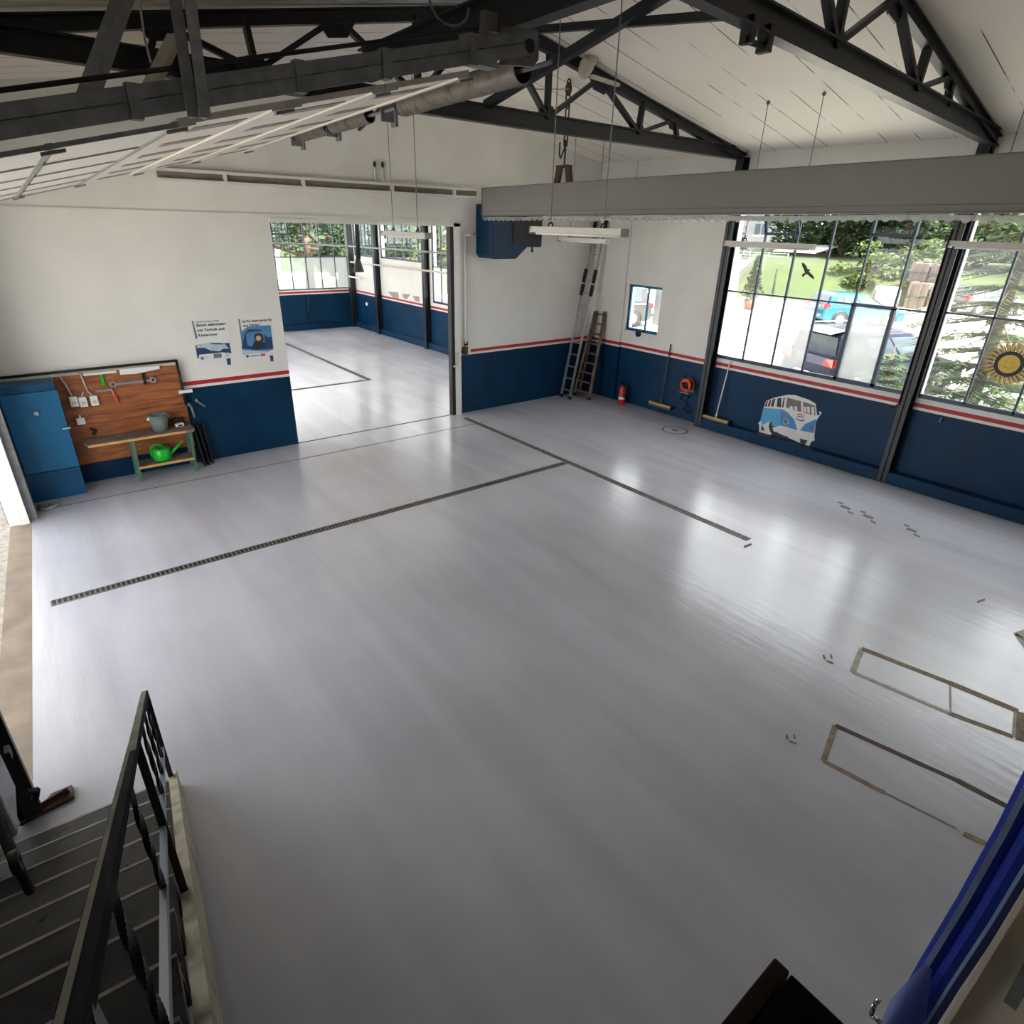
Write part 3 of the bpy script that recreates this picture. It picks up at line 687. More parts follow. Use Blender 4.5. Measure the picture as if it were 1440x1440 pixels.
# ---------------------------------------------------------------- cupboard
t = thing('cupboard', 'blue metal cupboard in the left back corner beside the brown tool board', 'cupboard', (-11.2,-.22,0))
q = MB(); q.box(-11.55,-10.9,-.42,0,0,1.66); q.build('body', 'blue2', t, bevel=.008)
q = MB(); q.box(-11.53,-10.885,-.45,-.42,.43,1.56); d = q.build('door', 'blue', t, bevel=.006)
q = MB(); q.tube((-11.19,-.45,1.28),(-11.19,-.49,1.28),.03,14); q.build('knob', 'chrome', d)
q = MB(); q.tube((-10.93,-.45,1.02),(-10.93,-.48,1.02),.014,10); q.box(-10.96,-10.86,-.495,-.48,1.01,1.035); q.build('handle', 'chrome', d)
q = MB(); q.box(-11.55,-10.89,-.445,-.42,0,.42); q.build('plinth', 'blue2', t)
# pipe around the tool board
q = MB(); q.path([(-11.5,-.1,1.73),(-9.27,-.1,1.74),(-9.26,-.1,1.02)], .02); tag(q.build('handrail_pipe', 'dark'), 'dark pipe running above the cupboard and down the right side of the tool board', 'pipe')
q = MB(); q.box(-11.45,-9.28,-.035,-.0,1.655,1.7); tag(q.build('wall_batten', 'cream'), 'pale batten on the wall along the top of the tool board', 'batten')
t = thing('tool_board', 'large brown wooden tool board leaning on the left back wall behind the bench', 'board', (-10.05,-.05,.3))
q = MB()
for i in range(11):
    z = .32+i*.122; q.box(-10.87+.0*i,-9.25,-.065,-.035,z,z+.118)
q.build('board', 'wood', t)
q = MB(); q.box(-9.75,-9.3,-.07,-.065,.95,1.6); q.build('stained_patch', 'woodgrey', t) if False else None
q = MB(); q.box(-10.5,-9.3,-.035,-.0,.4,1.6); q.build('batten', 'wood', t)
# tools on the board
Y = -.085
def hung(name, label, cat, parts, group=None):
    q0 = MB(); pts = []
    t = thing(name, label, cat, parts[0][3], group)
    for nm, mt, fn, _ in parts:
        q = MB(); fn(q); q.build(nm, mt, t)
    return t
for (px, pz, l) in ((97,579,'leftmost white socket outlet hanging on the tool board under its conduit'),(112,567,'white socket outlet in the middle of the tool board trio'),(118,566,'right one of the twin white socket outlets on the tool board')):
    pass
def socket(x, z, label, top):
    t = thing('socket_outlet', label, 'socket', (x,-.09,z), 'white sockets on the tool board')
    q = MB(); q.box(x-.05,x+.05,-.13,-.066,z,z+.15); q.build('housing', 'plastic', t, bevel=.012)
    q = MB(); q.tube((x,-.132,z+.06),(x,-.128,z+.06),.03,14); q.build('socket_face', 'dust', t)
    q = MB(); q.path(top, .012); q.build('conduit', 'dust', t)
socket(-10.72,1.22,'leftmost white socket on the tool board, on its own short conduit',[(-10.72,-.09,1.37),(-10.76,-.09,1.55),(-10.8,-.09,1.68)])
socket(-10.61,1.2,'left one of the twin white sockets on the tool board',[(-10.61,-.09,1.35),(-10.57,-.09,1.42)])
socket(-10.47,1.2,'right one of the twin white sockets, under the long bent conduit',[(-10.47,-.09,1.35),(-10.52,-.09,1.42),(-10.55,-.09,1.68),(-10.62,-.09,1.71),(-10.85,-.09,1.71)])
t = thing('light_switch', 'square white switch low on the left side of the tool board', 'switch', (-10.7,-.07,.94))
q = MB(); q.box(-10.76,-10.65,-.11,-.066,.94,1.04); q.build('housing', 'plastic', t, bevel=.01); q = MB(); q.tube((-10.7,-.085,1.04),(-10.7,-.085,1.08),.012); q.build('cable_gland', 'plastic', t)
q = MB(); q.path([(-10.62,-.085,.86),(-10.56,-.1,.82),(-10.6,-.085,.76)],.02); tag(q.build('dark_bracket','dark'),'small dark bracket at the lower left of the tool board','bracket')
t = thing('spanner', 'long grey double ended spanner hung across the tool board', 'spanner', (-9.92,Y,1.45))
q = MB(); q.beam((-10.15,Y,1.475),(-9.68,Y,1.475),.012,.035); q.build('shank','galv',t)
for x, z in ((-10.18,1.475),(-9.64,1.478)):
    q = MB(); q.lathe((x,Y+.006,z),[(.022,0),(.05,0),(.05,-.014),(.022,-.014),(.022,0)],(0,1,0),14); q.build('jaw','galv',t)
t = thing('hammer', 'hammer with a red handle end hung beside the twin sockets', 'hammer', (-10.3,Y,1.2))
q = MB(); q.box(-10.42,-10.22,Y-.015,Y+.015,1.39,1.42); q.build('head','galv',t)
q = MB(); q.beam((-10.22,Y,1.41),(-10.2,Y,1.3),.02,.03,(0,1,0)); q.build('shaft','woodedge',t); q = MB(); q.beam((-10.2,Y,1.33),(-10.18,Y,1.19),.025,.07,(0,1,0)); q.build('grip','pred',t)
def saw(x0, x1, z, label, hd, mat):
    t = thing('wall_brush', label, 'brush', ((x0+x1)/2,Y,z-.1), 'brushes along the top of the tool board')
    q = MB(); q.box(x0,x1,Y-.02,Y+.01,z,z+.035); q.build('head','plastic',t)
    q = MB(); q.box(hd-.02,hd+.02,Y-.012,Y+.012,z-.17,z); q.build('handle',mat,t)
saw(-10.52,-10.1,1.645,'narrow white brush with a green handle hung at the top of the tool board',-10.3,'green')
t = thing('white_rag_holder', 'white folded rag hung at the top of the tool board, right of the green brush', 'rag', (-9.8,Y,1.6))
q = MB(); q.prism([(-10.06,Y,1.61),(-10.06,Y,1.69),(-9.52,Y,1.69),(-9.52,Y,1.64),(-9.85,Y,1.6)],(0,-.02,0)); q.build('rag','paper',t); q = MB(); q.box(-9.78,-9.74,Y-.01,Y+.01,1.42,1.6); q.build('hook','dark',t)
q = MB(); q.box(-9.33,-9.13,-.12,-.09,1.22,1.27); tag(q.build('strip_label','plastic'),'short white strip at the right end of the tool board on the pipe','strip')
for (a, b, l) in (((-9.22,-.08,1.02),(-9.17,-.08,.8),'grey tap lever at the right edge of the tool board'),((-9.08,-.03,1.06),(-8.97,-.03,.94),'small bent hook on the navy wall right of the tool board')):
    q = MB(); q.path([a,V(a)+V((.03,0,-.04)),b],.016); q.ball(a,.03); tag(q.build('wall_hook','galv'),l,'hook','hooks right of the tool board')
# ---------------------------------------------------------------- bench
t = thing('work_bench', 'small green framed bench with a worn plank top and a lower shelf', 'bench', (-9.9,-.3,0))
q = MB(); q.prism([(-10.72,-.47,.69),(-9.32,-.5,.69),(-9.27,-.44,.69),(-9.27,-.1,.69),(-10.72,-.1,.69),(-10.76,-.3,.69)],(0,0,.035)); tp = q.build('bench_top','woodgrey',t)
q = MB(); q.box(-10.72,-9.3,-.498,-.47,.688,.722); q.build('edge_strip','woodedge',tp)
for (x, y) in ((-10.17,-.4),(-10.17,-.1),(-9.36,-.4),(-9.36,-.1)):
    q = MB(); q.beam((x,y,0),(x+.02,y,.69),.045,.045); q.build('leg','greenmetal',t)
q = MB(); q.box(-10.15,-9.36,-.42,-.08,.215,.24); sh = q.build('shelf','woodgrey',t); q = MB(); q.box(-10.15,-9.36,-.445,-.42,.21,.245); q.build('edge_strip','woodedge',sh)
t = thing('bucket', 'grey green enamel bucket standing on the bench top', 'bucket', (-9.72,-.27,.725))
q = MB(); q.lathe((-9.72,-.27,.726),[(.0,.004),(.1,.0),(.125,.15),(.135,.25),(.142,.255),(.13,.255),(.12,.15),(.095,.012),(0,.012)],n=24); q.build('body','bucket',t)
q = MB(); q.ball((-9.86,-.3,.93),.022); q.build('lug','plastic',t); q = MB(); q.ball((-9.58,-.24,.93),.022); q.build('lug','plastic',t)
t = thing('watering_can', 'bright green plastic watering can on the lower shelf of the bench', 'watering can', (-9.78,-.25,.24))
q = MB(); q.lathe((-9.78,-.25,.242),[(0,0),(.115,0),(.135,.03),(.13,.17),(.11,.2),(.06,.2),(.055,.185),(.0,.18)],n=22); q.build('body','green',t)
q = MB(); q.tube((-9.67,-.25,.3),(-9.46,-.25,.48),.032,12,.018); q.tube((-9.46,-.25,.48),(-9.445,-.25,.49),.03,12); q.build('spout','green',t)
q = MB(); q.path([V((-9.83+.1*cos(a),-.25,.38+.13*sin(a))) for a in [pi*.25+i*pi*.95/9 for i in range(10)]],.016); q.build('handle','green',t)
t = thing('tape_measure', 'small white and black gadget on the right end of the bench top', 'gadget', (-9.43,-.2,.725))
q = MB(); q.box(-9.5,-9.37,-.26,-.18,.726,.78); q.build('case','plastic',t,bevel=.015); q = MB(); q.box(-9.5,-9.34,-.17,-.1,.726,.84); q.build('box','dark',t); q = MB(); q.box(-9.47,-9.4,-.264,-.26,.74,.765); q.build('clip','dark',t)
for i, l in enumerate(('dark grey board leaning on the navy wall, next to the bench leg','dark grey board leaning in the middle of the three boards beside the bench','dark grey board leaning farthest from the bench, rightmost of three')):
    x = -9.2+.07*i; q = MB(); q.prism([(x,-.3+.05*i,.0),(x,-.02,.0),(x-.03,-.015,.62+.03*i),(x-.03,-.1,.62+.03*i)],(.025,0,0)); tag(q.build('leaning_board','dark'),l,'board','boards leaning beside the bench')
q = MB(); q.path([(-11.5,-.75,.02),(-11.42,-.85,.02),(-11.3,-.8,.02),(-11.28,-.72,.02),(-11.38,-.68,.025),(-11.5,-.66,.02)],.03); tag(q.build('rag','galvd'),'grey rag lying on the floor at the foot of the white door post','rag')
# ---------------------------------------------------------------- right back corner: ladders etc.
def ladder(name, label, A0, A1, B0, B1, n, rail, rung, mats, wide=.02):
    """A0->A1 and B0->B1 are the two stiles, foot to top"""
    t = thing(name, label, 'ladder', (V(A0)+V(B0))/2)
    for a, b in ((A0,A1),(B0,B1)):
        q = MB(); q.beam(a,b,rail[0],rail[1],(V(B0)-V(A0)).normalized()); q.build('stile',mats[0],t)
        q = MB(); q.beam(V(a)-(V(b)-V(a)).normalized()*.0,V(a)+(V(b)-V(a)).normalized()*.07,rail[0]*1.5,rail[1]*1.4,(V(B0)-V(A0)).normalized()); q.build('foot','black',t)
    for i in range(n):
        f = (i+.7)/n; q = MB(); q.beam(V(A0).lerp(V(A1),f),V(B0).lerp(V(B1),f),rung[0],rung[1]); q.build('rung',mats[1],t)
    return t
al = ladder('extension_ladder','tall aluminium extension ladder leaning into the right back corner',(-.98,-.14,.0),(-.09,-.06,4.15),(-.98,-.44,.0),(-.09,-.38,4.15),15,(.03,.06),(.03,.03),('alu','alu'))
for f0, f1 in ((.56,.62),(.63,.7),(.9,.97)):
    for y0, y1 in ((-.14,-.06),(-.44,-.38)):
        q = MB(); q.beam(V((-.99,y0,.04)).lerp(V((-.1,y1,4.15)),f0),V((-.99,y0,.04)).lerp(V((-.1,y1,4.15)),f1),.05,.075,(0,1,0)); q.build('guide_hook','dark',al)
wl = ladder('step_ladder','old folded wooden step ladder leaning beside the aluminium ladder',(-.6,-.2,0),(-.1,-.22,1.98),(-.62,-.74,0),(-.1,-.55,2.0),9,(.03,.07),(.11,.025),('ladderwood','ladderwood'))
for y0, y1 in ((-.26,-.27),(-.66,-.5)):
    q = MB(); q.beam((-.48,y0,.05),(-.085,y1,1.99),.03,.05,(0,1,0)); q.build('support_leg','ladderwood',wl)
t = thing('fire_extinguisher','red fire extinguisher standing on the floor by the navy right wall','fire extinguisher',(-.24,-1.45,0))
q = MB(); q.lathe((-.24,-1.45,0),[(0,.0),(.075,0),(.078,.02),(.078,.36),(.06,.42),(.025,.445),(.025,.46),(0,.46)],n=20); q.build('cylinder','redgloss',t)
q = MB(); q.lathe((-.24,-1.45,0),[(.0785,.13),(.0795,.131),(.0795,.19),(.0785,.191)],n=20); q.build('label_band','paper',t)
q = MB(); q.tube((-.24,-1.45,.455),(-.24,-1.45,.5),.022); q.box(-.3,-.2,-1.46,-1.44,.5,.53); q.beam((-.24,-1.45,.48),(-.32,-1.45,.55),.015,.02); q.build('valve','dark',t)
q = MB(); q.path([(-.24,-1.45,.48),(-.24,-1.55,.45),(-.24,-1.56,.3),(-.24,-1.545,.15)],.011); q.build('hose','black',t)
def broom(label, top, bot, h0, h1, hm, headm):
    t = thing('broom',label,'broom',bot,'brooms on the right wall')
    q = MB(); q.tube(bot,top,.013,8); q.build('handle',hm,t)
    q = MB(); q.beam(V(h0)+V((0,0,.05)),V(h1)+V((0,0,.05)),.06,.045); hd = q.build('head',headm,t)
    q = MB(); q.beam(V(h0)+V((0,0,.01)),V(h1)+V((0,0,.01)),.05,.05); q.build('bristles','handle_d',hd)
    q = MB(); q.tube(V(bot)-V((0,0,.03)),V(bot)+V((0,0,.06)),.022,8); q.build('socket',hm,t)
broom('broom with dark handle and pale wooden head on the wall left of the orange reel',(-.03,-2.5,1.54),(-.1,-2.49,.27),(-.1,-2.17,.16),(-.1,-2.78,.16),'handle_d','broomwood')
broom('wide broom with a white handle on the plinth right of the first window post',(-.03,-4.0,1.43),(-.13,-3.96,.28),(-.13,-3.66,.205),(-.13,-4.27,.205),'plastic','broomwood')
t = thing('cable_reel','orange cable reel on a wall bracket between the broom and the window post','cable reel',(-.09,-3.13,.66))
q = MB(); q.lathe((-.18,-3.13,.79),[(.03,.0),(.135,.0),(.14,.01),(.135,.025),(.08,.03)],(1,0,0),24); q.lathe((-.05,-3.13,.79),[(.03,0),(.135,0),(.14,.012),(.03,.02)],(1,0,0),24); q.build('flange','orange',t)
q = MB(); q.tube((-.16,-3.13,.79),(-.04,-3.13,.79),.105,20); q.build('wound_cable','rust',t)
q = MB(); q.lathe((-.19,-3.13,.79),[(0,0),(.075,0),(.075,.02),(.0,.02)],(1,0,0),18); q.beam((-.2,-3.06,.83),(-.2,-3.22,.73),.02,.05,(1,0,0)); q.build('hub','black',t)
q = MB(); q.box(-.18,0,-3.25,-3.0,.62,.635); q.box(-.02,0,-3.25,-3.0,.62,.8); q.build('bracket','galv',t)
q = MB(); q.path([(-.04,-3.1,.62),(-.03,-3.16,.52),(-.03,-3.09,.43),(-.03,-3.15,.34),(-.03,-3.06,.24),(-.03,-3.16,.2),(-.03,-3.24,.16),(-.03,-3.26,.24),(-.03,-3.14,.36)],.009); tag(q.build('hanging_cable','black'),'black cable tangle hanging below the orange reel','cable')
q = MB(); q.path([(-.02,-2.98,1.0),(-.05,-2.98,.97),(-.02,-2.99,.93),(-.02,-2.96,.4)],.008); tag(q.build('loose_cable','dark'),'thin dark cord on a hook just left of the orange reel','cord')
t = thing('wall_vent','round black vent below the small window','vent',(-.02,-1.53,1.57)); c = V((0,-1.54,1.63))
q = MB(); q.lathe(c,[(0,-.03),(.06,-.03),(.075,-.02),(.075,0)],(1,0,0),20); q.build('cover','black',t); q = MB(); q.lathe(c+V((-.03,0,0)),[(.02,-.002),(.045,-.004),(.048,0)],(1,0,0),16); q.build('ring','dark',t)
# window opener rod on the second post
q = MB(); q.path([(-.22,-7.27,3.9),(-.22,-7.27,1.35),(-.22,-7.22,1.28),(-.22,-7.1,1.28)],.012); tag(q.build('crank_rod','dark'),'dark window opener rod with a bent crank on the second window post','rod')
q = MB(); q.path([(0,-7.86,1.22),(-.05,-7.86,1.22),(-.05,-7.86,1.18)],.01); q.ball((-.05,-7.86,1.17),.02); tag(q.build('wall_hook','galv'),'tiny metal hook under the red stripe right of the second window post','hook')
# decal of a camper van (flat sticker on the lower wall)
def PB(l): return [(1040+x/10.286, 530+y/10.286) for x, y in l]
bus = thing('van_decal','flat blue and white vintage van sticker on the navy wall under the window','sticker',(0,-5.4,.15))
def dec(name, polys, mat, k):
    q = MB()
    for l in polys: q.prism([at(px,py,'x',-.004-.0012*k) for px, py in PB(l)], (.001,0,0))
    q.build(name, mat, bus)
dec('body_outline',[[(350,440),(385,345),(520,295),(640,272),(690,258),(800,262),(1000,330),(1100,385),(1122,560),(1165,545),(1145,510),(1170,495),(1185,530),(1130,600),(1105,650),(1080,870),(1088,915),(1040,935),(1005,1005),(940,990),(700,875),(640,850),(540,820),(475,845),(430,850),(280,810),(285,700),(270,665),(300,640)]],'buswhite',0)
dec('side_panel',[[(345,450),(590,465),(590,700),(490,735),(440,640),(330,700),(300,635)]],'busblue',1)
dec('front_panel',[[(590,465),(640,480),(700,520),(790,620),(835,760),(820,790),(590,705)],[(870,775),(950,680),(1110,608),(1078,815),(950,790)]],'busblue2',1)
dec('windscreen',[[(690,300),(890,352),(890,510),(670,440)],[(918,355),(1088,418),(1100,560),(918,515)]],'busgrey',1)
dec('side_window',[[(365,430),(390,350),(412,340),(390,430)],[(405,425),(435,340),(460,330),(435,428)],[(450,425),(480,325),(520,312),(490,430)],[(535,430),(550,310),(605,300),(600,440)],[(610,440),(640,295),(655,300),(635,440)]],'busdark',1)
dec('seat_print',[[(720,430),(760,420),(780,470),(730,465)],[(790,430),(830,425),(835,485),(800,478)],[(925,430),(960,432),(965,515),(928,508)],[(975,430),(1015,432),(1015,530),(980,522)],[(1040,432),(1075,435),(1082,548),(1045,540)]],'buswhite',2)
dec('wheel',[[(420,720),(435,660),(465,640),(470,700),(500,720),(470,830),(440,790)],[(320,690),(335,720),(360,760),(350,780),(310,770)],[(870,890),(985,920),(940,985),(880,960)]],'busdark',2)
dec('underside',[[(480,780),(540,800),(640,850),(720,870),(690,900),(500,870),(440,860)]],'busdark',2)
dec('bumper',[[(480,730),(690,785),(690,805),(480,755)],[(570,710),(620,705),(1010,830),(1010,848),(620,722),(580,740)],[(700,735),(730,740),(725,830),(695,825)],[(985,800),(1020,805),(1010,900),(975,895)],[(690,820),(985,880),(1080,885),(1080,920),(980,915),(690,850)],[(710,860),(850,880),(870,945),(700,880)]],'buswhite',3)
q = MB(); c = at(1040+668/10.286,530+645/10.286,'x',-.008); q.tube(c,c+V((-.001,0,0)),.06,16); q.build('headlamp_ring','plight',bus)
q = MB(); q.tube(c+V((-.001,0,0)),c+V((-.002,0,0)),.045,16); c2 = at(1040+1040/10.286,530+735/10.286,'x',-.008); q.tube(c2,c2+V((-.001,0,0)),.045,16); q.build('headlamp','busgrey',bus)
dec('indicator',[[(625,540),(660,535),(660,565),(630,570)],[(835,530),(915,540),(915,558),(838,550)],[(930,548),(948,550),(946,562),(930,560)]],'pred',2)
dec('badge',[[(815,590),(850,610),(880,625),(910,620),(942,605),(930,645),(880,640),(820,615)],[(835,565),(935,575),(935,590),(835,580)]],'busgrey',2)
# window stickers
t = thing('bird_sticker','dark brown bird silhouette stuck on the window pane','sticker',at(1137,382,'x',.02))
q = MB(); Bp = [(1020,555),(1045,560),(1070,590),(1088,632),(1105,625),(1112,640),(1100,655),(1130,680),(1155,712),(1160,745),(1125,725),(1085,690),(1068,682),(1045,705),(1035,718),(1018,700),(1030,682),(1055,668),(1040,625),(1022,585)]
q.prism([at(1000+x/8,300+y/8,'x',.012) for x, y in Bp],(.003,0,0)); q.build('silhouette','bird',t)
sun = thing('sun_sticker','big yellow sun face sticker on the pane right of the second post','sticker',(.01,-8.38,1.7))
c = at(1419,512,'x',.012); R0 = .15; R1 = .315
q = MB(); q.lathe(c,[(0,-.006),(R0-.02,-.006),(R0-.02,0)],(1,0,0),28,smooth=False); q.build('disc','yellow',sun)
q = MB(); q.lathe(c,[(R0-.02,-.005),(R0+.03,-.005),(R0+.03,0)],(1,0,0),28,smooth=False); q.build('outline','ink',sun)
q = MB(); q2 = MB()
for i in range(26):
    a = 2*pi*i/26
    def pt(r, da, w=0): return c+V((-.004,(r*cos(a+da)),(r*sin(a+da))))
    q.prism([pt(R0+.035,-.085),pt(R0+.08,-.05),pt(R1-.05,-.08),pt(R1,-.01),pt(R1-.045,.06),pt(R0+.08,.07),pt(R0+.035,.085)],(.003,0,0))
    q2.prism([pt(R0+.03,.085)+V((.001,0,0)),pt(R1-.07,.085)+V((.001,0,0)),pt(R1-.03,.07)+V((.001,0,0)),pt(R1-.07,.13)+V((.001,0,0)),pt(R0+.03,.155)+V((.001,0,0))],(.002,0,0))
q.build('ray','yellow2',sun); q2.build('ray_edge_print','ink',sun)  # dark edges printed beside the gold rays
q = MB()
for dy in (-.045,.045): q.tube(c+V((-.006,dy,.03)),c+V((-.008,dy,.03)),.014,10)
q.path([c+V((-.007,  .06*cos(a),-.015+.045*sin(a))) for a in [pi*1.15+i*pi*.7/6 for i in range(7)]],.008,6); q.build('face','yellow2',sun)
# ---------------------------------------------------------------- fluorescent lights
def fluo(x, y0, y1, z, label, tilt=0):
    t = thing('strip_light',label,'strip light',(x,(y0+y1)/2,z),'hanging strip lights')
    q = MB(); q.prism([(x-.06,y0,z),(x+.06,y0,z),(x+.045,y0,z+.06),(x-.045,y0,z+.06)],(0,y1-y0,0)); q.build('housing', 'lamp', t)
    q = MB(); q.tube((x,y0+.05,z-.013),(x,y1-.05,z-.013),.013); q.build('tube', 'plastic', t)
    for e in (y0-.01, y1):
        q = MB(); q.box(x-.062,x+.062,e,e+.01,z-.018,z+.063); q.build('end_cap', 'galv', t)
    for y in (y0+.3, y1-.3):
        zt_ = zc(x,y)-.012
        q = MB(); q.tube((x,y,z+.09),(x,y,zt_),.006,6); q.ball((x,y,zt_-.03),.028,8); q.build('wire', 'galvd', t)
        q = MB(); q.path([V((x,y+.04*cos(a),z+.065+.04*sin(a))) for a in [i*pi/5 for i in range(6)]],.009,6); q.build('hook', 'dark', t)
fluo(-2.0,-6.2,-4.8,3.6,'white strip light hanging in front of the left part of the window')
fluo(-2.0,-2.24,-.9,3.54,'small looking white strip light hanging before the top of the ladders')
fluo(-2.0,-9.3,-7.9,3.7,'grey strip light crossing the second window post at the right edge')
fluo(-6.0,-6.26,-4.82,3.73,'long white strip light below the grey curtain box')
fluo(-6.0,-2.41,-1.04,3.6,'white strip light hanging in front of the opening to the next hall')
# ---------------------------------------------------------------- grey curtain box with clear corrugated sheet
bx = thing('curtain_box','long grey hanging box with a clear corrugated sheet edge under it','curtain box',(-3.9,-5.0,3.9))
a0, a1, b0, b1 = at(678,265,'x',-4), at(678,303,'x',-4), at(1440,215,'x',-4), at(1440,298,'x',-4)
k = (-10.2-a0.y)/(b0.y-a0.y); e0 = a0.lerp(b0,k); e1 = a1.lerp(b1,k); e1.y = e0.y
wv = V((.42,0,0))
q = MB(); vs = [a0,a1,e0,e1,a0+wv,a1+wv,e0+wv,e1+wv]
q.add(vs,[(0,1,3,2),(4,6,7,5),(0,4,5,1),(2,3,7,6),(0,2,6,4),(1,5,7,3)]); q.build('fascia','greybox',bx)
q = MB(); q.beam(a0+V((0,0,.004)),e0+V((0,0,.004)),.03,.012); q.beam(a0,a1,.02,.02); q.beam(a1.lerp(a0,.14)-V((.004,0,0)),e1.lerp(e0,.14)-V((.004,0,0)),.012,.008); q.beam(a1,e1,.03,.012); q.build('edge_trim','greybox2',bx)
q = MB(); L = (a1-e1).length; n = 900; rows = []
for i in range(n+1):
    y = i/n; p = a1.lerp(e1,y)+V((.0,0,-.02-.006*sin(y*23)-.055*abs(sin(y*L*pi/.14)))); rows.append(p)
vs = []; fs = []
for i, p in enumerate(rows): vs += [p,p+V((.62,0,0.02)),p+V((0,0,-.016))]
for i in range(n): a = 3*i; fs += [(a,a+1,a+4,a+3),(a,a+3,a+5,a+2)]
q.add(vs,fs,0,True); q.build('corrugated_sheet','clearpvc',bx)
# chain hoist hooked on the box
cx, cy = -3.8, at(793,245,'x',-3.8).y
zt = zc(cx,cy)-.02
ch = thing('lifting_chain','long dark chain with a hook holding the grey curtain box from the roof','chain',(cx,cy,4.4))
zb = a0.lerp(b0,(cy-a0.y)/(b0.y-a0.y)).z
q = MB(); z = zb+.52; i = 0
while z < zt-.02:
    c = V((cx,cy,z+.09)); ax = V((1,0,0)) if i % 2 else V((0,1,0))
    pts = [c+ax*(.04*cos(a))+V((0,0,.04*sin(a)+(.06 if sin(a) > 0 else -.06))) for a in [j*2*pi/10 for j in range(11)]]
    q.path(pts,.012,5); z += .165; i += 1
q.build('chain_links','rust',ch)
q = MB(); q.ball((cx,cy,zb+1.25),.07,8,sz=(.6,.9,1.3)); q.build('pulley_block','rust',ch)
q = MB(); q.path([(cx,cy,zb+.6),(cx,cy,zb+.25)],.014); q.path([(cx,cy,zb+.52),(cx,cy+.1,zb+.36),(cx,cy+.13,zb+.42),(cx,cy+.13,zb+.58)],.012); q.build('hook','dark',ch)
q = MB(); q.beam((cx,cy-.14,zb),(cx,cy-.09,zb+.24),.1,.06,(1,0,0)); q.beam((cx,cy+.16,zb),(cx,cy+.1,zb+.24),.1,.06,(1,0,0)); q.beam((cx,cy-.12,zb+.25),(cx,cy+.13,zb+.25),.12,.03); q.build('shackle','rust',ch)
# floodlight on the far truss
t = thing('flood_light','dusty white lamp head fixed on top of the far truss behind the chain','lamp',(-4.2,-3.7,5.6))
q = MB(); q.lathe((-4.3,-3.7,5.63),[(.0,0),(.06,.0),(.09,.06),(.1,.16)],(.5,0,.9),16); q.lathe((-4.2,-3.7,5.76),[(.06,0),(.085,.14),(.07,.14),(.05,.02)],(.5,0,.8),16); q.build('reflector','dust',t)
q = MB(); q.beam((-4.1,-3.66,5.66),(-3.55,-3.66,5.63),.06,.04); q.build('arm','dust',t)
q = MB(); q.tube((-5.0,-3.5,5.42),(-4.35,-3.5,5.5),.008,6); tag(q.build('stay_wire','dust'),'thin pale rod crossing the far truss left of the chain','rod')
# ---------------------------------------------------------------- floor drains and floor marks
def drain(a, b, w, label, pitch):
    a, b = V(a), V(b); d = (b-a).normalized(); s = d.cross(V((0,0,1))); L = (b-a).length
    t = thing('floor_drain',label,'drain',(a+b)/2,'floor drains')
    q = MB(); q.beam(a+V((0,0,.001)),b+V((0,0,.001)),w,.003); q.build('channel','black',t)
    q = MB()
    for k in (-1,1): q.beam(a+s*(k*w/2)+V((0,0,.003)),b+s*(k*w/2)+V((0,0,.003)),.014,.006)
    x = 0
    while x < L:
        q.beam(a+d*x-s*(w/2)+V((0,0,.003)),a+d*x+s*(w/2)+V((0,0,.003)),.016,.005); x += pitch
    q.build('grating','rust2',t)
drain((-11.55,-3.61,0),(-4.05,-3.61,0),.11,'long slotted floor drain running across the hall from the garage door',.05)
drain((-3.98,-.36,0),(-3.98,-7.22,0),.1,'slotted floor drain running along the hall parallel to the window wall',.03)
drain((-10.5,3.93,0),(-4.15,3.93,0),.1,'narrow floor drain across the next hall seen through the opening',.06)
drain((-4.13,3.9,0),(-4.13,10.2,0),.12,'floor drain running away along the next hall',.06)
def mark(name, label, cat, mats, polys, group=None, z=.002, struct_=False):
    q = MB()
    for pts, mi in polys: q.prism([at(px,py,'z',z) for px, py in pts],(0,0,.0012),mi)
    o = q.build(name, mats); return tag(o,label,cat,group)
def line(p, q, w=4): 
    a, b = V((*p,0)), V((*q,0)); n = (b-a).normalized().cross(V((0,0,1)))*(w/2); return [(a-n)[:2],(b-n)[:2],(b+n)[:2],(a+n)[:2]]
mark('lift_base_outline','upper of the two long filled lift outlines on the floor at the right','floor mark',['tan','tanlight'],
  [(line((1212,912),(1199,945),9),1),(line((1212,912),(1335,960),5),0),(line((1335,960),(1432,1000),6),0),(line((1199,945),(1335,1003),4),1),(line((1335,1003),(1425,1036),5),0),(line((1336,958),(1337,1005),3),1),(line((1428,1000),(1425,1036),5),1),([(1430,1000),(1470,1010),(1470,1050),(1428,1040)],0)],'filled lift outlines in the floor')
mark('lift_base_outline','lower of the two long filled lift outlines, reaching towards the blue curtain','floor mark',['rust','tan'],
  [(line((1175,1020),(1158,1070),9),1),(line((1175,1020),(1345,1097),5),0),(line((1345,1097),(1428,1140),6),0),(line((1158,1070),(1245,1115),5),1),(line((1245,1115),(1345,1165),2),1),(line((1355,1172),(1395,1190),6),1)],'filled lift outlines in the floor')
c = at(949,605,'z',.002); q = MB(); q.lathe(c,[(.24,0),(.27,.002),(.27,.003),(.24,.003)],n=28); q.lathe(c,[(0,.001),(.06,.001),(.06,.0)],n=12); tag(q.build('manhole_ring','mark'),'faint round cover ring in the floor near the first window post','floor cover')
mark('floor_patch','brown worn ring shaped patch on the floor at the right picture edge','floor mark',['tanlight','tan'],[([(1425,890),(1440,885),(1470,900),(1470,920),(1440,912)],0),(line((1428,892),(1445,902),4),1)])
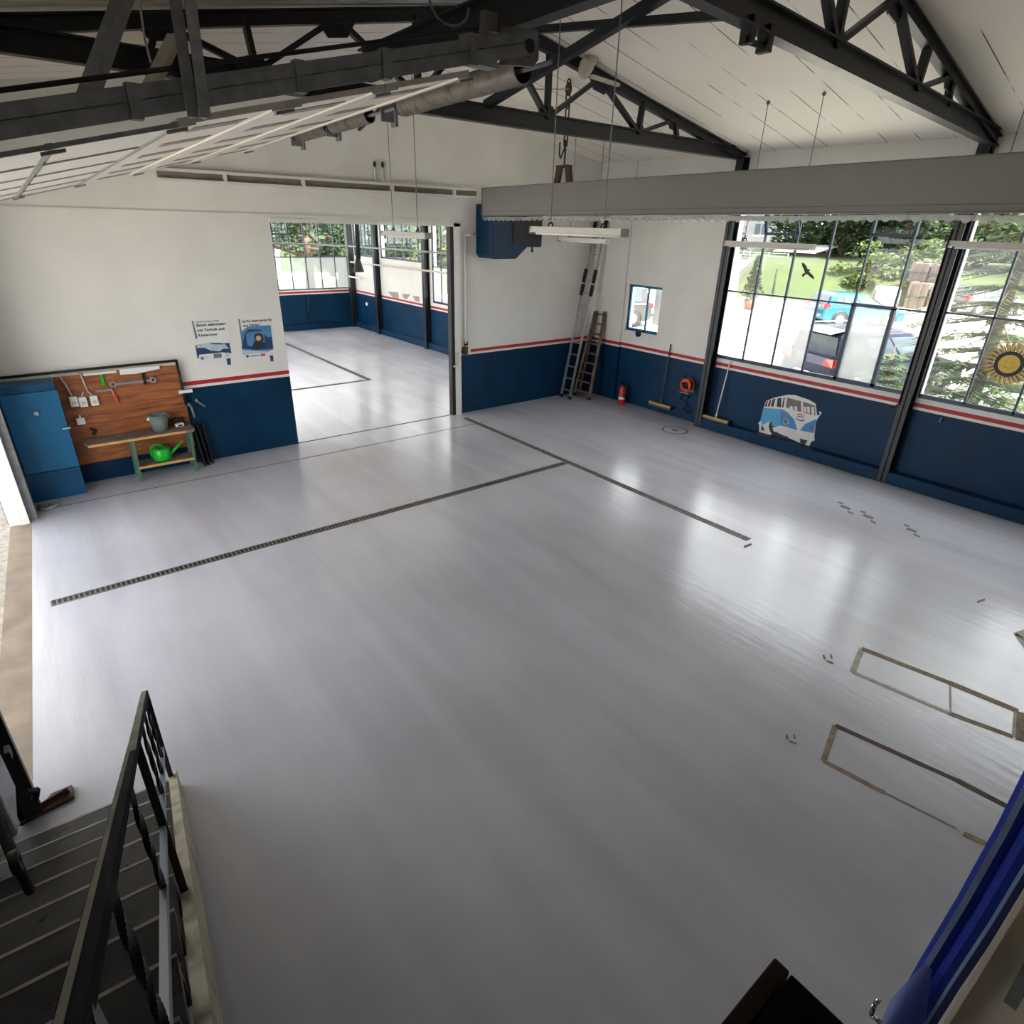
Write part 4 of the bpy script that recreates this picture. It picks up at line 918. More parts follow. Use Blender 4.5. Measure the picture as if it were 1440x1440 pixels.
for i, (x, y, l) in enumerate(((1190,715,'farthest cluster'),(1222,728,'middle cluster'),(1283,747,'nearest cluster'))):
    mark('floor_scuff','small dark scuffs on the floor below the second window post, '+l,'floor mark',['mark'],[(line((x-8,y-4),(x+6,y+1),3),0),(line((x-12,y-9),(x-4,y-7),2),0),(line((x+2,y+4),(x+10,y+8),2),0)],'scuffs near the second window post')
for (x, y, l) in ((1052,768,'dark crumb lying at the near end of the parallel drain'),(1380,846,'pale flake lying on the floor at the right, above the lift outlines')):
    mark('floor_debris',l,'debris',['mark'],[(line((x-6,y+1),(x+5,y-3),3),0)])
for i, (x, y, l) in enumerate(((1108,1038,'left of the lower lift outline'),(1160,925,'left of the upper lift outline'))):
    mark('floor_scuff','small dark dots and scratches on the floor '+l,'floor mark',['mark'],[(line((x-2,y-4),(x,y+2),2.5),0),(line((x+8,y-5),(x+10,y+1),2),0),(line((x+2,y+4),(x+12,y+8),2),0)],'scratches beside the lift outlines')
# ---------------------------------------------------------------- stairs, railing and landing
TH = .0655
sd = V((sin(TH),cos(TH),0)); sp_ = V((cos(TH),-sin(TH),0))    # run (downhill) and width direction
def SP(s, w, z):   # s metres uphill from the foot, w metres to the left of the outer side
    b = V((-11.0,-7.06,0)) - sd*s - sp_*w; b.z = z; return b
st = thing('staircase','dark grey painted staircase going down to the floor at the left','staircase',(-11.6,-9,0))
NS, RUN, RISE = 11, .322, .198
for i in range(NS):
    q = MB(); s0 = i*RUN; z = (i+1)*RISE
    q.prism([SP(s0,.06,z-.05),SP(s0+RUN+.03,.06,z-.05),SP(s0+RUN+.03,1.25,z-.05),SP(s0,1.25,z-.05)],(0,0,.05))
    q.prism([SP(s0+.02,.06,z-RISE),SP(s0+.04,.06,z-RISE),SP(s0+.04,1.25,z-RISE),SP(s0+.02,1.25,z-RISE)],(0,0,RISE-.04))
    o = q.build('tread','stair',st)
    q = MB(); q.prism([SP(s0-.006,.06,z-.008),SP(s0+.008,.06,z-.008),SP(s0+.008,1.25,z-.008),SP(s0-.006,1.25,z-.008)],(0,0,.01)); q.build('nosing','nosing',o)  # pale strip along the front edge of each tread
for w in (0,1.26):
    q = MB()
    q.prism([SP(-.12,w,0),SP(.3,w,0),SP(NS*RUN+.2,w,NS*RISE-.28),SP(NS*RUN+.2,w,NS*RISE+.02),SP(.0,w,.26),SP(-.12,w,.16)],sp_*-.05); q.build('stringer','stringer',st)
ZL = NS*RISE
# landing stays behind the camera
q = MB(); a = NS*RUN
q.prism([(-12.74,-11.4,ZL-.06),(-10.3,-11.4,ZL-.06),(-10.3,-10.72,ZL-.06),(-11.2,-10.72,ZL-.06),(-11.2,-10.62,ZL-.06),(-12.74,-10.55,ZL-.06)],(0,0,.06))
struct(q.build('floor_landing','stair',origin=(0,0,0)))
ra = thing('stair_railing','worn dark steel railing along the open side of the stairs','railing',(-11.05,-7.12,0))
A, B = V((-11.04,-7.12,1.03)), V((-11.25,-10.33,3.0)); dv = (B-A); B2 = B+dv*.04
q = MB(); q.beam(A,B2,.03,.03); hr = q.build('handrail','rail',ra)
q = MB(); o_ = V((-.008,0,.0188)); q.beam(A+o_,A.lerp(B2,.55)+o_+V((.009,0,0)),.028,.002); q.beam(A.lerp(B2,.55)+o_,B2+o_,.010,.002); q.build('worn_strip','railworn',hr)
la, lb = A-V((0,0,.48)), B2-V((0,0,.48))
def onl(p, q2, f): return p.lerp(q2,f)
q = MB(); q.beam(onl(la,lb,.0),lb,.02,.03); q.build('lower_rail','railblue',ra)
def fr(y): return (y-A.y)/(B2.y-A.y)
for y in (-7.12,-8.7,-10.3):
    f = fr(y); top = onl(A,B2,f); q = MB(); q.beam(V((top.x,y,max(.0,(-7.06-y)*RISE/RUN-.02))),top,.045,.03,(1,0,0)); q.build('post','raildark',ra)
for y in (-7.45,-7.85,-8.25,-9.3,-9.95):
    f = fr(y); top = onl(A,B2,f); bot = onl(la,lb,f); q = MB(); n = 28
    for i in range(n):
        p, r = bot.lerp(top,i/n), bot.lerp(top,(i+1)/n); an = i*.22
        q.beam(p,r,.013,.018,(cos(an),sin(an),0))
    q.build('twisted_baluster','raildark',ra)
q = MB(); q.box(-14.6,-11.86,-7.2,-.4,4.05,4.2); q.box(-14.6,-14.5,-7.2,-.4,3.7,4.2); tag(q.build('added_canopy','galvd'),'unseen grey canopy added outside the garage door to dim the daylight','canopy')  # out of view, added to cut the sky light entering by the garage door
# things at the foot of the stairs
t = thing('control_cabinet','pale grey metal cabinet on the backlit door post at the left edge','cabinet',(-11.98,-7.85,.6))
p = at(8,1050,'x',-11.75)
q = MB(); q.box(-12.0,-11.78,p.y-.4,p.y,p.z-.3,p.z+.12); q.build('body','galv',t,bevel=.02)
q = MB(); q.box(-11.76,-11.735,p.y-.06,p.y+.01,p.z-.06,p.z); q.build('hinge','black',t)
q = MB(); q.path([(-11.74,p.y-.06,p.z-.32),(-11.7,p.y-.03,p.z-.36),(-11.72,p.y-.02,p.z-.42)],.02); q.build('cable_gland','black',t)
t = thing('air_tank','dark teal compressed air tank standing left of the stairs','tank',(-12.0,-8.35,.0))
c = at(-48,1180,'x',-12.2); c.z = 0; zt_ = at(0,1100,'x',-11.95).z
q = MB(); q.lathe((c.x,c.y,.0),[(0,.1),(.13,.12),(.24,.2),(.26,.3),(.26,zt_-.2),(.22,zt_-.08),(.1,zt_-.01),(0,zt_)],n=28); q.build('vessel','teal',t)
q = MB(); 
for k in range(3): an = k*2*pi/3; q.beam((c.x+.2*cos(an),c.y+.2*sin(an),0),(c.x+.2*cos(an),c.y+.2*sin(an),.25),.03,.03)
q.build('feet','dark',t)
v = at(22,1212,'x',-11.62); q = MB(); q.tube((c.x+.2,c.y,v.z),(v.x,v.y,v.z),.02); q.lathe(v,[(.02,-.015),(.045,-.015),(.045,.015),(.02,.015),(.02,-.015)],(1,0,0),14); q.tube(v,v-V((0,0,.18)),.018); q.build('valve','black',t)
# dark brown cabinet right under the camera
t = thing('wooden_cabinet','dark brown wooden cabinet corner at the bottom edge of the picture','cabinet',(-10.6,-10.95,ZL))
cr = at(1090,1345,'z',2.6)
q = MB(); q.box(cr.x-.62,cr.x,cr.y-.03,cr.y,ZL,2.6); q.build('side_board','brown',t,bevel=.004)
q = MB(); q.box(cr.x-.6,cr.x-.002,cr.y-.5,cr.y-.033,ZL,2.599); q.build('body','blackwood',t,bevel=.003)
# blue curtain and cream window frame at the right edge
XC = -9.3
def cy_(px): return at(px,1300,'x',XC).y
cu = thing('curtain','blue striped curtain strip hanging at the right edge beside the cream frame','curtain',(XC,-10.9,1.9))
ed = [cy_(x) for x in (1322,1331,1342,1356,1370,1385,1392,1407)]
zz = [(XC+.03,'a'),(XC,'b')]
mats = ['curtain','curtainlight','curtain','curtain','curtain','curtainlight','curtainnavy']
offs = [.004,-.006,-.004,.006,-.008,-.004,-.006,.0]
for nm, mt in (('fabric','curtain'),('pale_stripe','curtainlight'),('navy_stripe','curtainnavy')):
    q = MB()
    for i, mm in enumerate(mats):
        if mm != mt: continue
        zb_ = 1.0
        n = 10
        for j in range(n):
            z0, z1 = zb_+(4.3-zb_)*j/n, zb_+(4.3-zb_)*(j+1)/n
            w0, w1 = .006*sin(j*1.3), .006*sin((j+1)*1.3)
            q.prism([(XC+offs[i],ed[i]+w0,z0),(XC+offs[i+1],ed[i+1]+w0,z0),(XC+offs[i+1],ed[i+1]+w1,z1),(XC+offs[i],ed[i]+w1,z1)],(.004,0,0))
    q.build(nm, mt, cu)
q = MB(); pa, pb = at(1240,1432,'x',XC), at(1300,1360,'x',XC)
q.prism([at(1238,1440,'x',XC-.02),at(1252,1405,'x',XC-.02),at(1300,1355,'x',XC-.02),at(1310,1365,'x',XC-.02),at(1300,1440,'x',XC-.02)],(.003,0,0)); q.build('sheer_hem','sheer',cu)
q = MB(); q.path([at(1237,1405,'x',XC-.03),at(1230,1412,'x',XC-.03),at(1225,1427,'x',XC-.03),at(1240,1440,'x',XC-.03)],.008,8); q.build('clip','chrome',cu)
q = MB(); e = cy_(1409); e2 = cy_(1421); q.box(XC-.03,XC+.05,e2,e,.0,4.6); struct(q.build('trim_8','cream',origin=(0,0,0)))
q = MB(); q.box(XC,XC+.25,-11.4,e2,.0,5.0); struct(q.build('wall_pier','cream',origin=(0,0,0)))
q = MB(); g = at(1432,1385,'x',XC-.03); q.beam(at(1422,1410,'x',XC-.05),at(1446,1365,'x',XC-.05),.03,.03); tag(q.build('frame_latch','galvd'),'grey latch on the cream frame at the right bottom edge','latch')
# ---------------------------------------------------------------- annex furniture
t = thing('exhaust_hose','black exhaust hose with a funnel hanging in the next hall','exhaust hose',(-2.3,8,2.35))
q = MB(); q.tube((-2.26,8,2.72),(-2.18,8,5.4),.07,14); q.build('hose','black',t)
q = MB(); q.lathe((-2.28,8,2.35),[(.17,0),(.08,.33),(.06,.37),(.06,.4)],n=18); q.build('funnel','black',t)
q = MB(); q.path([(-3.9,FAR-.16,3.03),(-.75,FAR-.16,2.93),(-.62,12.2,2.92),(-.62,.6,3.05)],.03); tag(q.build('heating_pipe','galv'),'upper pale pipe running round the next hall across its windows','pipe','pipes in the next hall')
q = MB(); q.path([(-.62,12.2,2.38),(-.62,.6,2.5)],.03); tag(q.build('heating_pipe','dust'),'lower pale pipe along the white panels of the next hall','pipe','pipes in the next hall')
q = MB(); q.path([(-.65,12.38,1.86),(-.65,11.4,1.86),(-.65,11.35,1.8)],.03); tag(q.build('swing_arm','plastic'),'short white arm fixed to the far corner post of the next hall','arm')
q = MB(); q.tube((-2.35,FAR-.1,.3),(-2.33,FAR-.1,1.15),.035); tag(q.build('stand_pipe','dark'),'short dark pipe standing against the far navy wall of the next hall','pipe')
q = MB(); q.tube((AX-.02,11.4,.95),(AX-.09,11.4,.95),.06,14); tag(q.build('wall_socket','plastic'),'round white socket on the navy wall of the next hall near the far corner','socket')
for i, (l, pts) in enumerate((('leftmost grey paper scrap on the white panel of the next hall',[(545,410),(560,411),(561,420),(553,419)]),('middle grey paper scrap on the white panel of the next hall',[(565,413),(577,414),(572,421),(568,420)]),('rightmost grey paper scrap on the white panel of the next hall',[(580,416),(590,417),(590,425),(584,423)]))):
    q = MB(); q.prism([at(x,y,'x',AX-.003) for x, y in pts],(-.001,0,0)); tag(q.build('paper_scrap','sticker_g'),l,'paper','grey paper scraps in the next hall')

# ---------------------------------------------------------------- outdoors
def car(label, org, head, L, Wd, Ht, mat, suv=False, group=None):
    """org = middle of the rear at ground level, head = direction the car faces"""
    h = V((head[0],head[1],0)).normalized(); s = V((-h.y,h.x,0)); o = V((org[0],org[1],-.03))
    def p(x, y, z): return o+h*x+s*y+V((0,0,z))
    t = thing('car',label,'car',o,group)
    w = Wd/2; bz = .92 if not suv else 1.0
    prof = [(.06,.32),(.0,.55),(.04,.8),(.16,bz),(L-1.15,bz),(L-.35,bz-.2),(L-.03,.62),(L,.4),(L-.12,.26),(.25,.26)]
    q = MB(); n = len(prof)
    rings = [[p(x,y*w,z) for x, z in pr] for y, pr in ((-.93,[(x*.985+.03,z) for x, z in prof]),(-1,prof),(1,prof),(.93,[(x*.985+.03,z) for x, z in prof]))] if False else None
    q.prism([p(x,-w,z) for x, z in prof],s*Wd); q.build('body',mat,t,bevel=.07)
    g0, g1 = .2, L-1.25; r0, r1 = (.42 if not suv else .3), L-2.15
    def gh(x, z): 
        f = (z-bz)/(Ht-bz); return w*(.97-.2*f)
    q = MB(); bot = [(g0,bz-.05),(g1,bz-.05)]; mid = [(g0+(r0-g0)*.75,bz+(Ht-bz)*.8),(g1+(r1-g1)*.85,bz+(Ht-bz)*.86)]; top = [(r0+.2,Ht),(r1-.15,Ht-.02)]
    vs = []
    for (x, z), k in zip(bot+mid+top,(1,1,1,1,.9,.9)):
        for sg in (-1,1): vs.append(p(x,sg*gh(x,z)*k,z))
    fs = [(0,1,5,4),(2,6,7,3),(4,5,9,8),(6,10,11,7),(8,9,11,10),(0,4,6,2),(4,8,10,6),(1,3,7,5),(5,7,11,9),(0,2,3,1)]
    q.add(vs,fs); q.build('cabin',mat,t,bevel=.06)
    q = MB(); zt = bz+(Ht-bz)*.74; xr0 = g0+(r0-g0)*.7; xf1 = g1+(r1-g1)*.72
    for sg in (-1,1):
        def sp2(x, z): return p(x,sg*(gh(x,z)+.012),z)
        cuts = [(g0+.32,xr0+.3,.30,.30),( .36,.66,0,0)]
        xa, xb = g0+.3, g1-.12; ta, tb = xr0+.25, xf1-.1
        seg = ((0,.2),(.225,.58),(.61,1)) if suv else ((0,.16),(.19,.55),(.58,1))
        for u, v in seg:
            q.face([sp2(xa+(xb-xa)*u,bz+.04),sp2(xa+(xb-xa)*v,bz+.04),sp2(ta+(tb-ta)*v,zt),sp2(ta+(tb-ta)*u,zt)][::1 if sg < 0 else -1])
    e = .03
    q.face([p(g0+.03-e,-w*.78,bz+.06),p(g0+.03-e,w*.78,bz+.06),p(xr0-e*.8,w*.68,zt),p(xr0-e*.8,-w*.68,zt)])
    q.face([p(g1-.03+e,-w*.8,bz+.06),p(g1-.03+e,w*.8,bz+.06),p(xf1+e,w*.7,zt),p(xf1+e,-w*.7,zt)])
    q.build('window','carglass',t)
    R = .33 if not suv else .36
    for x in (.85,L-.9):
        for sg in (-1,1):
            q = MB(); c = p(x,sg*(w-.17),R); q.lathe(c,[(R*.6,-.0),(R*.97,.0),(R,.03),(R,.16),(R*.95,.2),(R*.62,.2)],s*sg,22); k = q.build('wheel','tyre',t)
            q = MB(); q.lathe(c,[(0,.17),(R*.18,.19),(R*.3,.16),(R*.62,.19),(R*.64,.15)],s*sg,16)
            for i in range(7):
                a = i*2*pi/7; q.beam(c+s*sg*.185+h*(R*.15*cos(a))+V((0,0,R*.15*sin(a))),c+s*sg*.19+h*(R*.6*cos(a))+V((0,0,R*.6*sin(a))),.05,.02,s)
            q.build('rim','rim',k)
            q = MB(); q.lathe(c,[(R*1.0,.19),(R*1.17,.19),(R*1.17,.155)],s*sg,22); q.build('wheel_arch','black',t)
    for sg in (-1,1):
        q = MB(); q.prism([p(-.015,sg*w*.6,.82),p(-.015,sg*w*.98,.8),p(-.015,sg*w*.96,1.0),p(.04,sg*w*.62,.98)],h*.08); q.prism([p(.0,sg*(w+.012),.82),p(.3,sg*(w+.012),.9),p(.24,sg*(w+.012),.98),p(.05,sg*(w+.012),1.0)],s*(-sg*.03)); q.build('tail_lamp','taillamp',t)
        q = MB(); q.ball(p(g1-.2,sg*(w+.1),bz+.08),.1,8,sz=(1,1,.7)); q.build('wing_mirror',mat,t)
    q = MB(); q.beam(p(-.03,-w*.9,.5),p(-.03,w*.9,.5),.1,.16); q.build('bumper',mat,t,bevel=.03)
    q = MB(); q.beam(p(-.09,-.26,.55),p(-.09,.26,.55),.01,.11); q.build('number_plate','plastic',t)
    if suv:
        for sg in (-1,1):
            q = MB(); q.beam(p(r0+.1,sg*w*.66,Ht+.05),p(r1-.1,sg*w*.66,Ht+.05),.04,.03); q.beam(p(r0+.15,sg*w*.66,Ht-.03),p(r0+.15,sg*w*.66,Ht+.05),.04,.04); q.beam(p(r1-.15,sg*w*.66,Ht-.03),p(r1-.15,sg*w*.66,Ht+.05),.04,.04); q.build('roof_rail','alu',t)
        q = MB(); q.beam(p(.25,-w*.6,Ht-.03),p(.02,-w*.6,Ht-.06),.02,.02) if False else None
        q.add([p(.45,-w*.66,Ht-.01),p(.45,w*.66,Ht-.01),p(.05,w*.6,Ht-.1),p(.05,-w*.6,Ht-.1)],[(0,1,2,3)]); q.build('tail_spoiler',mat,t,bevel=0)
    return t
car('blue hatchback parked across the lot behind the window',(17.9,3.4),(.84,-.54),4.1,1.75,1.44,'carblue')
c2 = car('dark blue estate car standing close outside, its red tail lamp showing low in the window',(4.85,-3.15),(.94,-.34),4.6,1.84,1.66,'carnavy',True)
q = MB(); q.path([(4.85-.94*.0,-3.15+.0,.35),(4.6,-3.06,.34),(4.45,-3.0,.36),(4.44,-3.0,.48)],.028); q.build('tow_bar','dark',c2)
car('silver grey estate car seen through the small window',(10.75,7.15),(-.8,.6),4.6,1.85,1.7,'carsilver',True)
car('pale grey car standing behind the conifer branches at the right',(29.6,1.5),(.86,-.5),4.3,1.8,1.5,'cargrey')
# grass bank
q = MB(); foot = [V(p+(0,)) for p in ((25.4,12.2),(26,10.9),(27.7,8),(29.6,5.3),(31.4,3.2),(34,.8),(38,-4),(43,-12),(48,-22),(52,-34))]
n2 = 12; vs = []; n1 = (len(foot)-1)*4
for i in range(n1+1):
    k = min(i//4,len(foot)-2); p = foot[k].lerp(foot[k+1],i/4-k)
    for j in range(n2+1):
        d = (0,.8,1.6,2.4,3.2,4,6,9,13,18,24,32,42)[j]; z = -.05+min(d,4)*.47*(1 if i > 3 else .4+.2*i)+max(0,d-4)*.02+(.1*random.random() if 0 < d else 0)
        vs.append(p+V((.84,.54,0))*d+V((0,0,z)))
fs = [(i*(n2+1)+j,i*(n2+1)+j+1,(i+1)*(n2+1)+j+1,(i+1)*(n2+1)+j) for i in range(n1) for j in range(n2)]
q.add(vs,fs,0,True); struct(q.build('hill_bank','grass',origin=(0,0,0)))
q = MB(); vs = []; n1 = 24; n2 = 8
for i in range(n1+1):
    for j in range(n2+1):
        y = -5.2-.6*i; x = 10.0+.6*j; z = -.05+1.45*sin(pi*min(1,j/4)/2)*min(1,i/4)+.1*random.random(); vs.append((x,y,z))
q.add(vs,[(i*(n2+1)+j,i*(n2+1)+j+1,(i+1)*(n2+1)+j+1,(i+1)*(n2+1)+j) for i in range(n1) for j in range(n2)],0,True); struct(q.build('hill_mound','earth',origin=(0,0,0)))
def leaves(mb, blobs, n, size, flat_=.5):
    for k in range(n):
        c, r = random.choice(blobs); d = V((random.gauss(0,1),random.gauss(0,1),random.gauss(0,1))).normalized(); p = c+V((d.x*r.x,d.y*r.y,d.z*r.z))*(random.random()**.35)
        a = V((random.gauss(0,1),random.gauss(0,1),random.gauss(0,flat_))).normalized(); b = a.cross(V((random.gauss(0,.6),random.gauss(0,.6),1))).normalized(); s = size*(.6+.8*random.random())
        mb.add([p-a*s,p-b*s*.55,p+a*s,p+b*s*.55],[(0,1,2,3)])
def tree(label, base, h, rx, mat, n, size, crown0=.3, group='trees behind the lot', name='broadleaf_tree', nb=16):
    b = V(base); t = thing(name,label,'tree',b,group); blobs = []
    for i in range(nb):
        a = random.random()*2*pi; f = random.random(); z = h*(crown0+(1-crown0)*f*.9); rr = rx*(.35+.65*math.sin(pi*min(1,.2+.75*f)))*random.random()**.5
        blobs.append((b+V((rr*cos(a),rr*sin(a),z)),V((rx*.42,rx*.42,h*.13))))
    q = MB(); leaves(q,blobs,n,size); q.build('foliage',mat,t)
    q = MB(); q.tube(b,b+V((.1,.05,h*.6)),rx*.07+.04,8,rx*.03)
    for i in range(5): q.tube(b+V((0,0,h*(.25+.07*i))),blobs[i][0],rx*.035,6,rx*.012)
    q.build('trunk','bark',t); return t
tree('big light green tree behind the shed roof, left of the open vent',(45,18.6,1.9),9,2.9,'leaf',4200,.24,.0)
tree('dense green tree behind the bank in the middle of the window',(43.5,14.8,2.0),12,3.9,'leaf',5200,.24,.0)
tree('dark green tree behind the closed vent of the window',(42,9.6,2.0),12,3.9,'leaf2',5200,.24,.0)
tree('mid green tree above the stacked timber',(41,4.3,2.0),12,4.0,'leaf',5200,.24,.0)
tree('tall green tree behind the second window post',(42,-2.5,2),13,4.6,'leaf',4200,.26,.0)
tree('dark tree far behind the conifers at the right',(44,-11,2),13,5.2,'leaf2',3600,.28,.0)
tree('reddish brown small tree in front of the white house',(43,25.2,1.7),3.2,1.7,'leafbrown',1200,.16,.1)
tree('light bush on the bank left of the pipe',(31.5,7.2,.9),2.6,1.7,'leaf3',1500,.14,.0,name='bush')
tree('light bush at the foot of the timber stacks',(33.2,4.9,1.0),2.8,1.5,'leaf3',1200,.14,.0,name='bush')
q = MB(); vs = []; n1, n2 = 60, 14
ridge = [V((52,23,0)),V((50,12,0)),V((48,0,0)),V((50,-14,0)),V((56,-30,0)),V((64,-50,0))]
for i in range(n1+1):
    u = i/n1*(len(ridge)-1); k = min(int(u),len(ridge)-2); p = ridge[k].lerp(ridge[k+1],u-k)
    for j in range(n2+1):
        v = j/n2; h_ = (9+1.6*sin(i*.55)+.9*random.random())*min(1,.25+i/9)
        vs.append(p+V((4*v*v+.5*random.random(),.3*random.random(),1.8+h_*v)))
q.add(vs,[(i*(n2+1)+j,i*(n2+1)+j+1,(i+1)*(n2+1)+j+1,(i+1)*(n2+1)+j) for i in range(n1) for j in range(n2)]); o = q.build('woodland_edge','woodland',origin=(0,0,0)); tag(o,'dense green woodland rising behind the trees of the grass bank','woodland'); o['kind'] = 'stuff'
q = MB(); vs = []; n1, n2 = 50, 10
for i in range(n1+1):
    x = 6.5+i*.55; y = 41-i*.45
    for j in range(n2+1):
        vs.append(V((x+.4*random.random()+.1*j,y+.2*j+.4*random.random(),-.05+(6.5+.8*sin(i*.8))*j/n2)))
q.add(vs,[(i*(n2+1)+j,i*(n2+1)+j+1,(i+1)*(n2+1)+j+1,(i+1)*(n2+1)+j) for i in range(n1) for j in range(n2)]); o = q.build('woodland_edge','woodland',origin=(0,0,0)); tag(o,'dense green hedge far outside the side windows of the next hall','woodland'); o['kind'] = 'stuff'
def conifer(label, base, h, r, nw, mat='fir', dens=1.0, spray=.16):
    b = V(base); t = thing('conifer_tree',label,'tree',b,'conifers close outside the right windows')
    q = MB(); tq = MB(); tq.tube(b,b+V((0,0,h)),.035*h**.7,8,.01)
    for k in range(nw):
        f = k/nw; z = h*(.06+.92*f); R = r*(1-f)**.8+.1
        for i in range(8):
            a = i*2*pi/8+k*.7+random.random()*.4; d = V((cos(a),sin(a),0)); side = V((-sin(a),cos(a),0)); n = max(3,int(R*9*dens)); RR = R*(.8+.4*random.random())
            tip = b+V((0,0,z))+d*RR+V((0,0,-.22*RR)); tq.tube(b+V((0,0,z)),tip,.018,5,.005)
            for m_ in range(n):
                u = (m_+.6)/n; c = b+V((0,0,z))+d*(RR*u)+V((0,0,-.22*RR*u*u))
                for sg in (-1,1):
                    L = spray*(1.5-u*.8)*(1+.6*random.random()); e = (side*sg+d*.7+V((0,0,-.25+random.gauss(0,.15)))).normalized(); w = d.cross(e).normalized().cross(e)*.3
                    q.add([c,c+e*L*.5+w*L*.5,c+e*L,c+e*L*.5-w*L*.5],[(0,1,2,3)])
    q.build('foliage',mat,t); tq.build('trunk','bark',t); return t
conifer('tall light green conifer right outside the second window, behind the sun sticker',(4.7,-7.0,0),7.5,2.0,22,dens=1.3,spray=.17)
conifer('young conifer with pale branches low outside, below the estate car',(3.2,-5.75,0),1.75,.95,9,dens=1.8,spray=.13)
conifer('conifer with drooping branches farther behind the second window post',(8.2,-7.6,0),8,2.2,18,spray=.22)
# house, walls, lot furniture
t = thing('house','white house with dark windows on the slope at the left of the window','house',(54,34,1.7))
q = MB(); q.box(50,58,24.2,44,1.6,8.0); q.build('wall','houseside',t)
q = MB(); q.prism([(49.4,23.6,8),(58.6,23.6,8),(54,23.6,9.6)],(0,21,0)); q.build('roof','roofgrey',t)
for y, z, h_ in ((25.9,3.5,1.0),(26.7,3.5,1.0),(29.2,3.6,.4),(30.4,2.1,.6),(28.0,2.1,.5),(26.6,2.0,.9),(25.6,2.0,.9),(33,3.5,1.0),(36,3.5,1.0)):
    q = MB(); q.box(49.93,50,y-.26,y+.26,z,z+h_); w_ = q.build('window','carglass',t); q = MB(); q.box(49.9,49.95,y-.32,y+.32,z-.1,z-.02); q.build('window_sill','plastic',w_)
q = MB(); q.box(48.9,50,27.5,33,2.95,3.1); q.build('balcony','roofgrey',t)
t = thing('shed','low shed with a pale flat roof behind the grass bank','shed',(42.5,16.6,1.6)); q = MB(); q.box(40.2,43,15.2,18.2,1.6,2.35); q.build('wall','timber',t); q = MB(); q.prism([(39.8,15,2.35),(39.8,18.6,2.35),(43.4,18.6,2.85),(43.4,15,2.85)],(0,0,.08)); q.build('roof','plastic',t)
q = MB(); q.box(35.5,36,14.8,34,-.05,1.75); tag(q.build('retaining_wall','plastic'),'long white garden wall left of the grass bank','garden wall')
t = thing('garden_fence','pale wire fence along the top of the white garden wall','fence',(36,24,1.75))
for i in range(12): q = MB(); q.tube((35.75,15+i*1.6,1.75),(35.75,15+i*1.6,2.4),.03,6); q.build('post','galv',t)
q = MB(); [q.tube((35.75,15,1.9+.22*i),(35.75,32.6,1.9+.22*i),.012,5) for i in range(3)]; q.build('rail_wire','galv',t)
q = MB(); q.box(22.5,23.0,10.2,14,-.03,.25); tag(q.build('kerb_wall','concrete'),'low pale kerb at the back of the lot','kerb')
t = thing('potted_shrub','small pointed shrub in a terracotta pot at the back of the lot','shrub',(20.2,8.0,0))
q = MB(); q.lathe((20.2,8,-.03),[(0,0),(.26,0),(.36,.55),(.3,.55),(0,.5)],n=18); q.build('pot','terracotta',t)
q = MB(); leaves(q,[(V((20.2,8,.9+.35*i)),V((.55-.1*i,.55-.1*i,.4))) for i in range(5)],900,.12); q.build('foliage','leaf',t)
t = thing('garden_chair','white garden chair at the left back of the lot','chair',(19.4,9.6,0))
q = MB(); q.box(19.1,19.65,9.3,9.85,.42,.46); q.build('seat','plastic',t); q = MB(); q.box(19.6,19.66,9.3,9.85,.46,1.0); q.build('backrest','plastic',t)
for x in (19.13,19.62):
    for y in (9.33,9.82): q = MB(); q.beam((x,y,-.03),(x,y,.42),.05,.05); q.build('leg','plastic',t)
t = thing('bicycle','dark bicycle parked at the left back of the lot','bicycle',(18.4,9.0,0))
for y in (8.6,9.65):
    q = MB(); q.path([V((18.4,y+.33*cos(a),.33+.33*sin(a))) for a in [i*2*pi/16 for i in range(17)]],.025,6); q.build('wheel','tyre',t)
q = MB(); q.path([(18.4,8.6,.33),(18.4,9.05,.3),(18.4,8.9,.85),(18.4,9.5,.85),(18.4,9.05,.3)],.02,6); q.path([(18.4,9.65,.33),(18.4,9.48,1.0),(18.35,9.5,1.0)],.02,6); q.build('frame','dark',t)
q = MB(); q.box(18.33,18.47,8.75,8.98,.93,.98); q.build('saddle','black',t)
# timber stacks
def stack(label, px0, px1, pyt, pyb, x, mats='timber'):
    a = at(px0,pyb,'x',x); b = at(px1,pyb,'x',x); zt = at((px0+px1)/2,pyt,'x',x).z; zb = (a.z+b.z)/2
    y0, y1 = min(a.y,b.y), max(a.y,b.y); n = max(4,int((y1-y0)/.16)); t = thing('timber_stack',label,'timber stack',(x+.7,(y0+y1)/2,zb),'bundles of upright planks')
    for i in range(n):
        y = y0+(y1-y0)*i/n; q = MB(); q.box(x+.1*random.random(),x+1.2,y,y+(y1-y0)/n*.93,zb,zt-.12*random.random()); q.build('plank',mats,t)
    q = MB(); q.box(x-.03,x+1.23,y0-.02,y1+.02,zb+(zt-zb)*.45,zb+(zt-zb)*.45+.05); q.build('strap','dark',t)
stack('upper left bundle of pale planks behind the right window column',1275,1300,368,396,31)
stack('upper right bundle of pale planks behind the right window column',1302,1326,370,400,31)
stack('lower left bundle of pale planks standing behind the concrete pipe',1268,1296,396,436,30)
stack('lower right bundle of pale planks next to the second window post',1298,1324,400,440,30)
q = MB(); c = at(1228,418,'x',27); c1 = at(1262,420,'x',27.6); q.lathe(c,[(.5,0),(.62,.0),(.62,(c1-c).length),(.5,(c1-c).length),(.5,0)],(c1-c),24); tag(q.build('concrete_pipe','pipe'),'large pale concrete pipe lying in front of the timber stacks','pipe')
